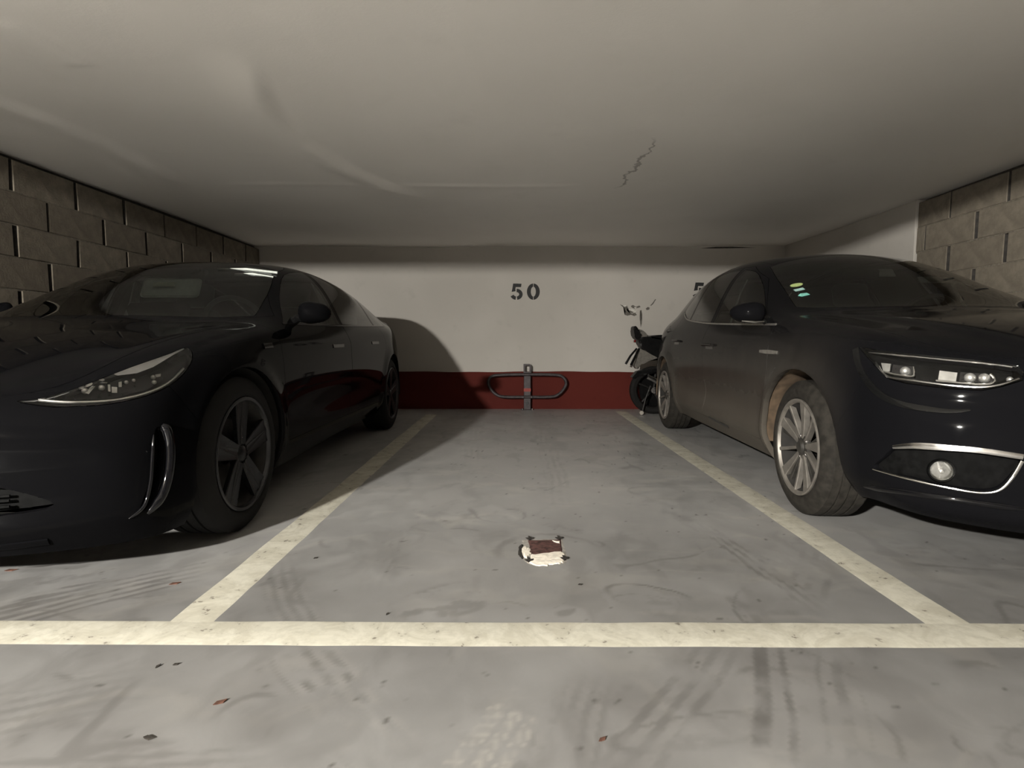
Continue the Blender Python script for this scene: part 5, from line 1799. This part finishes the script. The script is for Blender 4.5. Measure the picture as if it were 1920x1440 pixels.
# ================================================================== scraps blown across the floor
m_leaf = mat('dry_leaf', (.085, .036, .022), .8, var=.4, scale=80)
m_grit = mat('dark_grit', (.02, .016, .012), .85, var=.4, scale=80)
for i, (x, y, ln, a, red, lab) in enumerate((
        (-1.801, 1.931, .040, 10, 1, 'rusty brown leaf scrap on the floor before the left car bumper'),
        (-1.148, 1.825, .036, 25, 1, 'reddish leaf scrap on the floor left of the left bay line'),
        (-.666, 1.203, .030, 35, 1, 'brown leaf scrap on the aisle floor at the lower left'),
        (.178, 1.090, .020, 30, 1, 'small brown leaf scrap on the aisle floor right of the pale tread print'),
        (-.896, 1.343, .016, 70, 0, 'dark crumb of grit, left one of a pair below the aisle line'),
        (-.856, 1.351, .016, 20, 0, 'dark crumb of grit, right one of a pair below the aisle line'),
        (-.383, 1.618, .014, 60, 0, 'dark crumb of grit just above the aisle line left of its middle'),
        (.217, 1.826, .016, 0, 0, 'dark crumb of grit lying just in front of the broken anchor plate'),
        (-.754, 1.088, .026, -15, 0, 'dark grit flake near the lower left of the aisle floor'),
        (-.753, 2.052, .018, 30, 0, 'dark crumb of grit beside the left bay line inside the empty bay'))):
    b = bmesh.new()
    w_ = ln * .34
    P = [(-ln / 2, 0, .0), (-ln * .2, w_ / 2, .001), (ln * .25, w_ * .4, .001), (ln / 2, w_ * .2, .002), (ln * .2, -w_ * .5, .0), (-ln * .25, -w_ * .35, .0)]
    va = [b.verts.new(p) for p in P]; vb = [b.verts.new((p[0], p[1], p[2] + .0015 + (.0015 if k in (1, 4) else 0))) for k, p in enumerate(P)]
    b.faces.new(va[::-1]); b.faces.new(vb)
    for k in range(6): b.faces.new((va[k], va[(k + 1) % 6], vb[(k + 1) % 6], vb[k]))
    o = obj('leaf_scrap' if red else 'grit_crumb', b, m_leaf if red else m_grit, None, (x, y, .0005))
    o.rotation_euler = (0, 0, math.radians(a))
    tag(o, lab, 'leaf' if red else 'grit', 'scraps scattered on the floor')


# ================================================================== motorbike behind the right car
def motorbike():
    Y0 = 6.40
    t = empty('motorbike', (1.575, Y0, 0))
    tag(t, 'black motorbike parked sideways between the right car and the back wall', 'motorbike')
    mb = mat('black_bike_plastic', (.004, .004, .004), .4, var=.3, Specular_IOR_Level=.12)
    ms = mat('blackened_steel', (.02, .019, .018), .5, .4, var=.3, Specular_IOR_Level=.2)
    mg = mat('grey_mudguard', (.11, .10, .085), .6, var=.2)
    R = .272

    def wheel_(x, nm):
        wt = empty(nm); wt.parent = t; wt.location = (x, 0, R)
        b = bmesh.new(); prof = [(-.055, R - .065), (-.062, R - .03), (-.045, R - .006), (0, R), (.045, R - .006), (.062, R - .03), (.055, R - .065)]
        lathe(b, prof, 40, 'y', closed=True); obj('tyre', b, M['rubber'], wt)
        b = bmesh.new(); lathe(b, [(-.04, R - .075), (-.05, R - .06), (.05, R - .06), (.04, R - .075), (.02, R - .085), (-.02, R - .085)], 40, 'y', closed=True); obj('rim', b, ms, wt)
        for k in range(5):
            a = 2 * math.pi * k / 5
            b = bmesh.new(); tube(b, [(.02 * math.cos(a), 0, .02 * math.sin(a)), ((R - .075) * math.cos(a + .2), 0, (R - .075) * math.sin(a + .2))], .013, 8); obj('spoke', b, ms, wt)
        b = bmesh.new(); lathe(b, [(-.05, .001), (-.05, .035), (.05, .035), (.05, .001)], 20, 'y'); obj('hub', b, M['steel'], wt)
    wheel_(0, 'rear_wheel'); wheel_(1.28, 'front_wheel')

    def slab(nm, poly, y0, y1, m, n=3):
        b = bmesh.new()
        P = spline(poly, n, True) if n else poly
        prism(b, P, y0, y1, lambda a, c, k: Vector((a, k, c)))
        es = [e for e in b.edges if abs(e.verts[0].co.y - e.verts[1].co.y) < 1e-6]
        bmesh.ops.bevel(b, geom=es, offset=min(.02, abs(y1 - y0) * .2), segments=2, affect='EDGES')
        return obj(nm, b, m, t)
    slab('tail_fairing', [(-.19, .86), (-.10, .88), (.05, .86), (.30, .80), (.34, .70), (.20, .63), (.02, .65), (-.11, .72), (-.18, .79)], -.11, .11, mb)
    slab('rear_seat', [(-.08, .875), (.05, .90), (.30, .86), (.50, .80), (.55, .75), (.30, .77), (.0, .84)], -.12, .12, mb)
    slab('grab_rail', [(-.250, .985), (-.225, .998), (-.195, .955), (-.185, .90), (-.165, .865), (-.20, .845), (-.235, .87), (-.25, .93)], -.10, .10, mb)
    slab('rail_pad', [(-.19, .955), (-.15, .955), (-.105, .92), (-.075, .87), (-.15, .855), (-.185, .87)], -.05, .05, mg)
    slab('rear_mudguard', [(-.175, .745), (.02, .645), (.03, .62), (-.12, .60), (-.165, .56), (-.185, .515), (-.215, .525), (-.225, .56), (-.20, .64)], -.07, .07, mg)
    for sg in (-1, 1):
        b = bmesh.new(); tube(b, [(-.185, sg * .06, .745), (-.24, sg * .13, .66), (-.29, sg * .15, .565)], [.011, .013, .014], 8); obj('indicator', b, mb, t)
    b = bmesh.new(); bx(b, -.232, -.214, -.03, .03, .815, .845, .004); obj('tail_lamp', b, M['tail_red'], t)
    slab('wheel_hugger', [(-.255, .42), (-.20, .485), (-.10, .515), (.02, .52), (.20, .50), (.18, .47), (.0, .555 - .06), (-.14, .465), (-.22, .40)], -.08, .08, mb, 0)
    slab('splash_guard', [(-.16, .40), (-.05, .47), (.15, .48), (.34, .44), (.36, .20), (.25, .06), (.05, .05), (-.10, .10)], .072, .092, mb)
    b = bmesh.new(); tube(b, [(-.10, -.13, .435), (.05, -.13, .36), (.35, -.12, .27)], [.030, .034, .022], 12); obj('exhaust', b, M['chrome'], t)
    for sg in (-1, 1):
        b = bmesh.new(); tube(b, [(0, sg * .085, R), (.25, sg * .085, .33), (.48, sg * .07, .38)], .02, 8, flat=1.6); obj('swingarm', b, ms, t)
        b = bmesh.new(); tube(b, [(.02, sg * .105, .33), (.18, sg * .105, .62)], .022, 8); obj('shock_absorber', b, mb, t)
    slab('engine', [(.42, .22), (.75, .20), (.85, .35), (.82, .55), (.55, .60), (.40, .45)], -.15, .15, M['steel'])
    slab('fuel_tank', [(.50, .78), (.60, .90), (.80, .96), (.98, .90), (1.02, .80), (.85, .70), (.6, .68)], -.13, .13, mb)
    slab('side_fairing', [(.70, .65), (.95, .82), (1.15, .90), (1.22, .75), (1.1, .5), (.85, .35), (.65, .40)], -.17, .17, mb)
    for sg in (-1, 1):
        b = bmesh.new(); tube(b, [(1.28, sg * .09, R), (1.10, sg * .09, .90)], .022, 10); obj('fork_leg', b, M['steel'], t)
    b = bmesh.new(); tube(b, [(.93, -.30, .98), (1.02, -.18, 1.0), (1.08, 0, .95), (1.02, .18, 1.0), (.93, .30, .98)], .014, 8); obj('handlebar', b, M['steel'], t)
    slab('front_mudguard', [(1.05, .42), (1.15, .52), (1.28, .565), (1.42, .53), (1.40, .50), (1.28, .54), (1.17, .49), (1.08, .41)], -.07, .07, mb, 0)
    b = bmesh.new(); tube(b, [(-.06, -.115, .33), (-.115, -.12, .18), (-.15, -.125, .03)], .010, 8); obj('stand', b, ms, t)
    b = bmesh.new(); lathe(b, [(-.02, .001), (-.02, .022), (.0, .025), (.02, .022), (.02, .001)], 12, 'y')
    for v in b.verts: v.co += Vector((-.16, -.125, .026))
    obj('stand_foot', b, mat('pale_rubber_foot', (.35, .32, .28), .7), t)
    return t


motorbike()
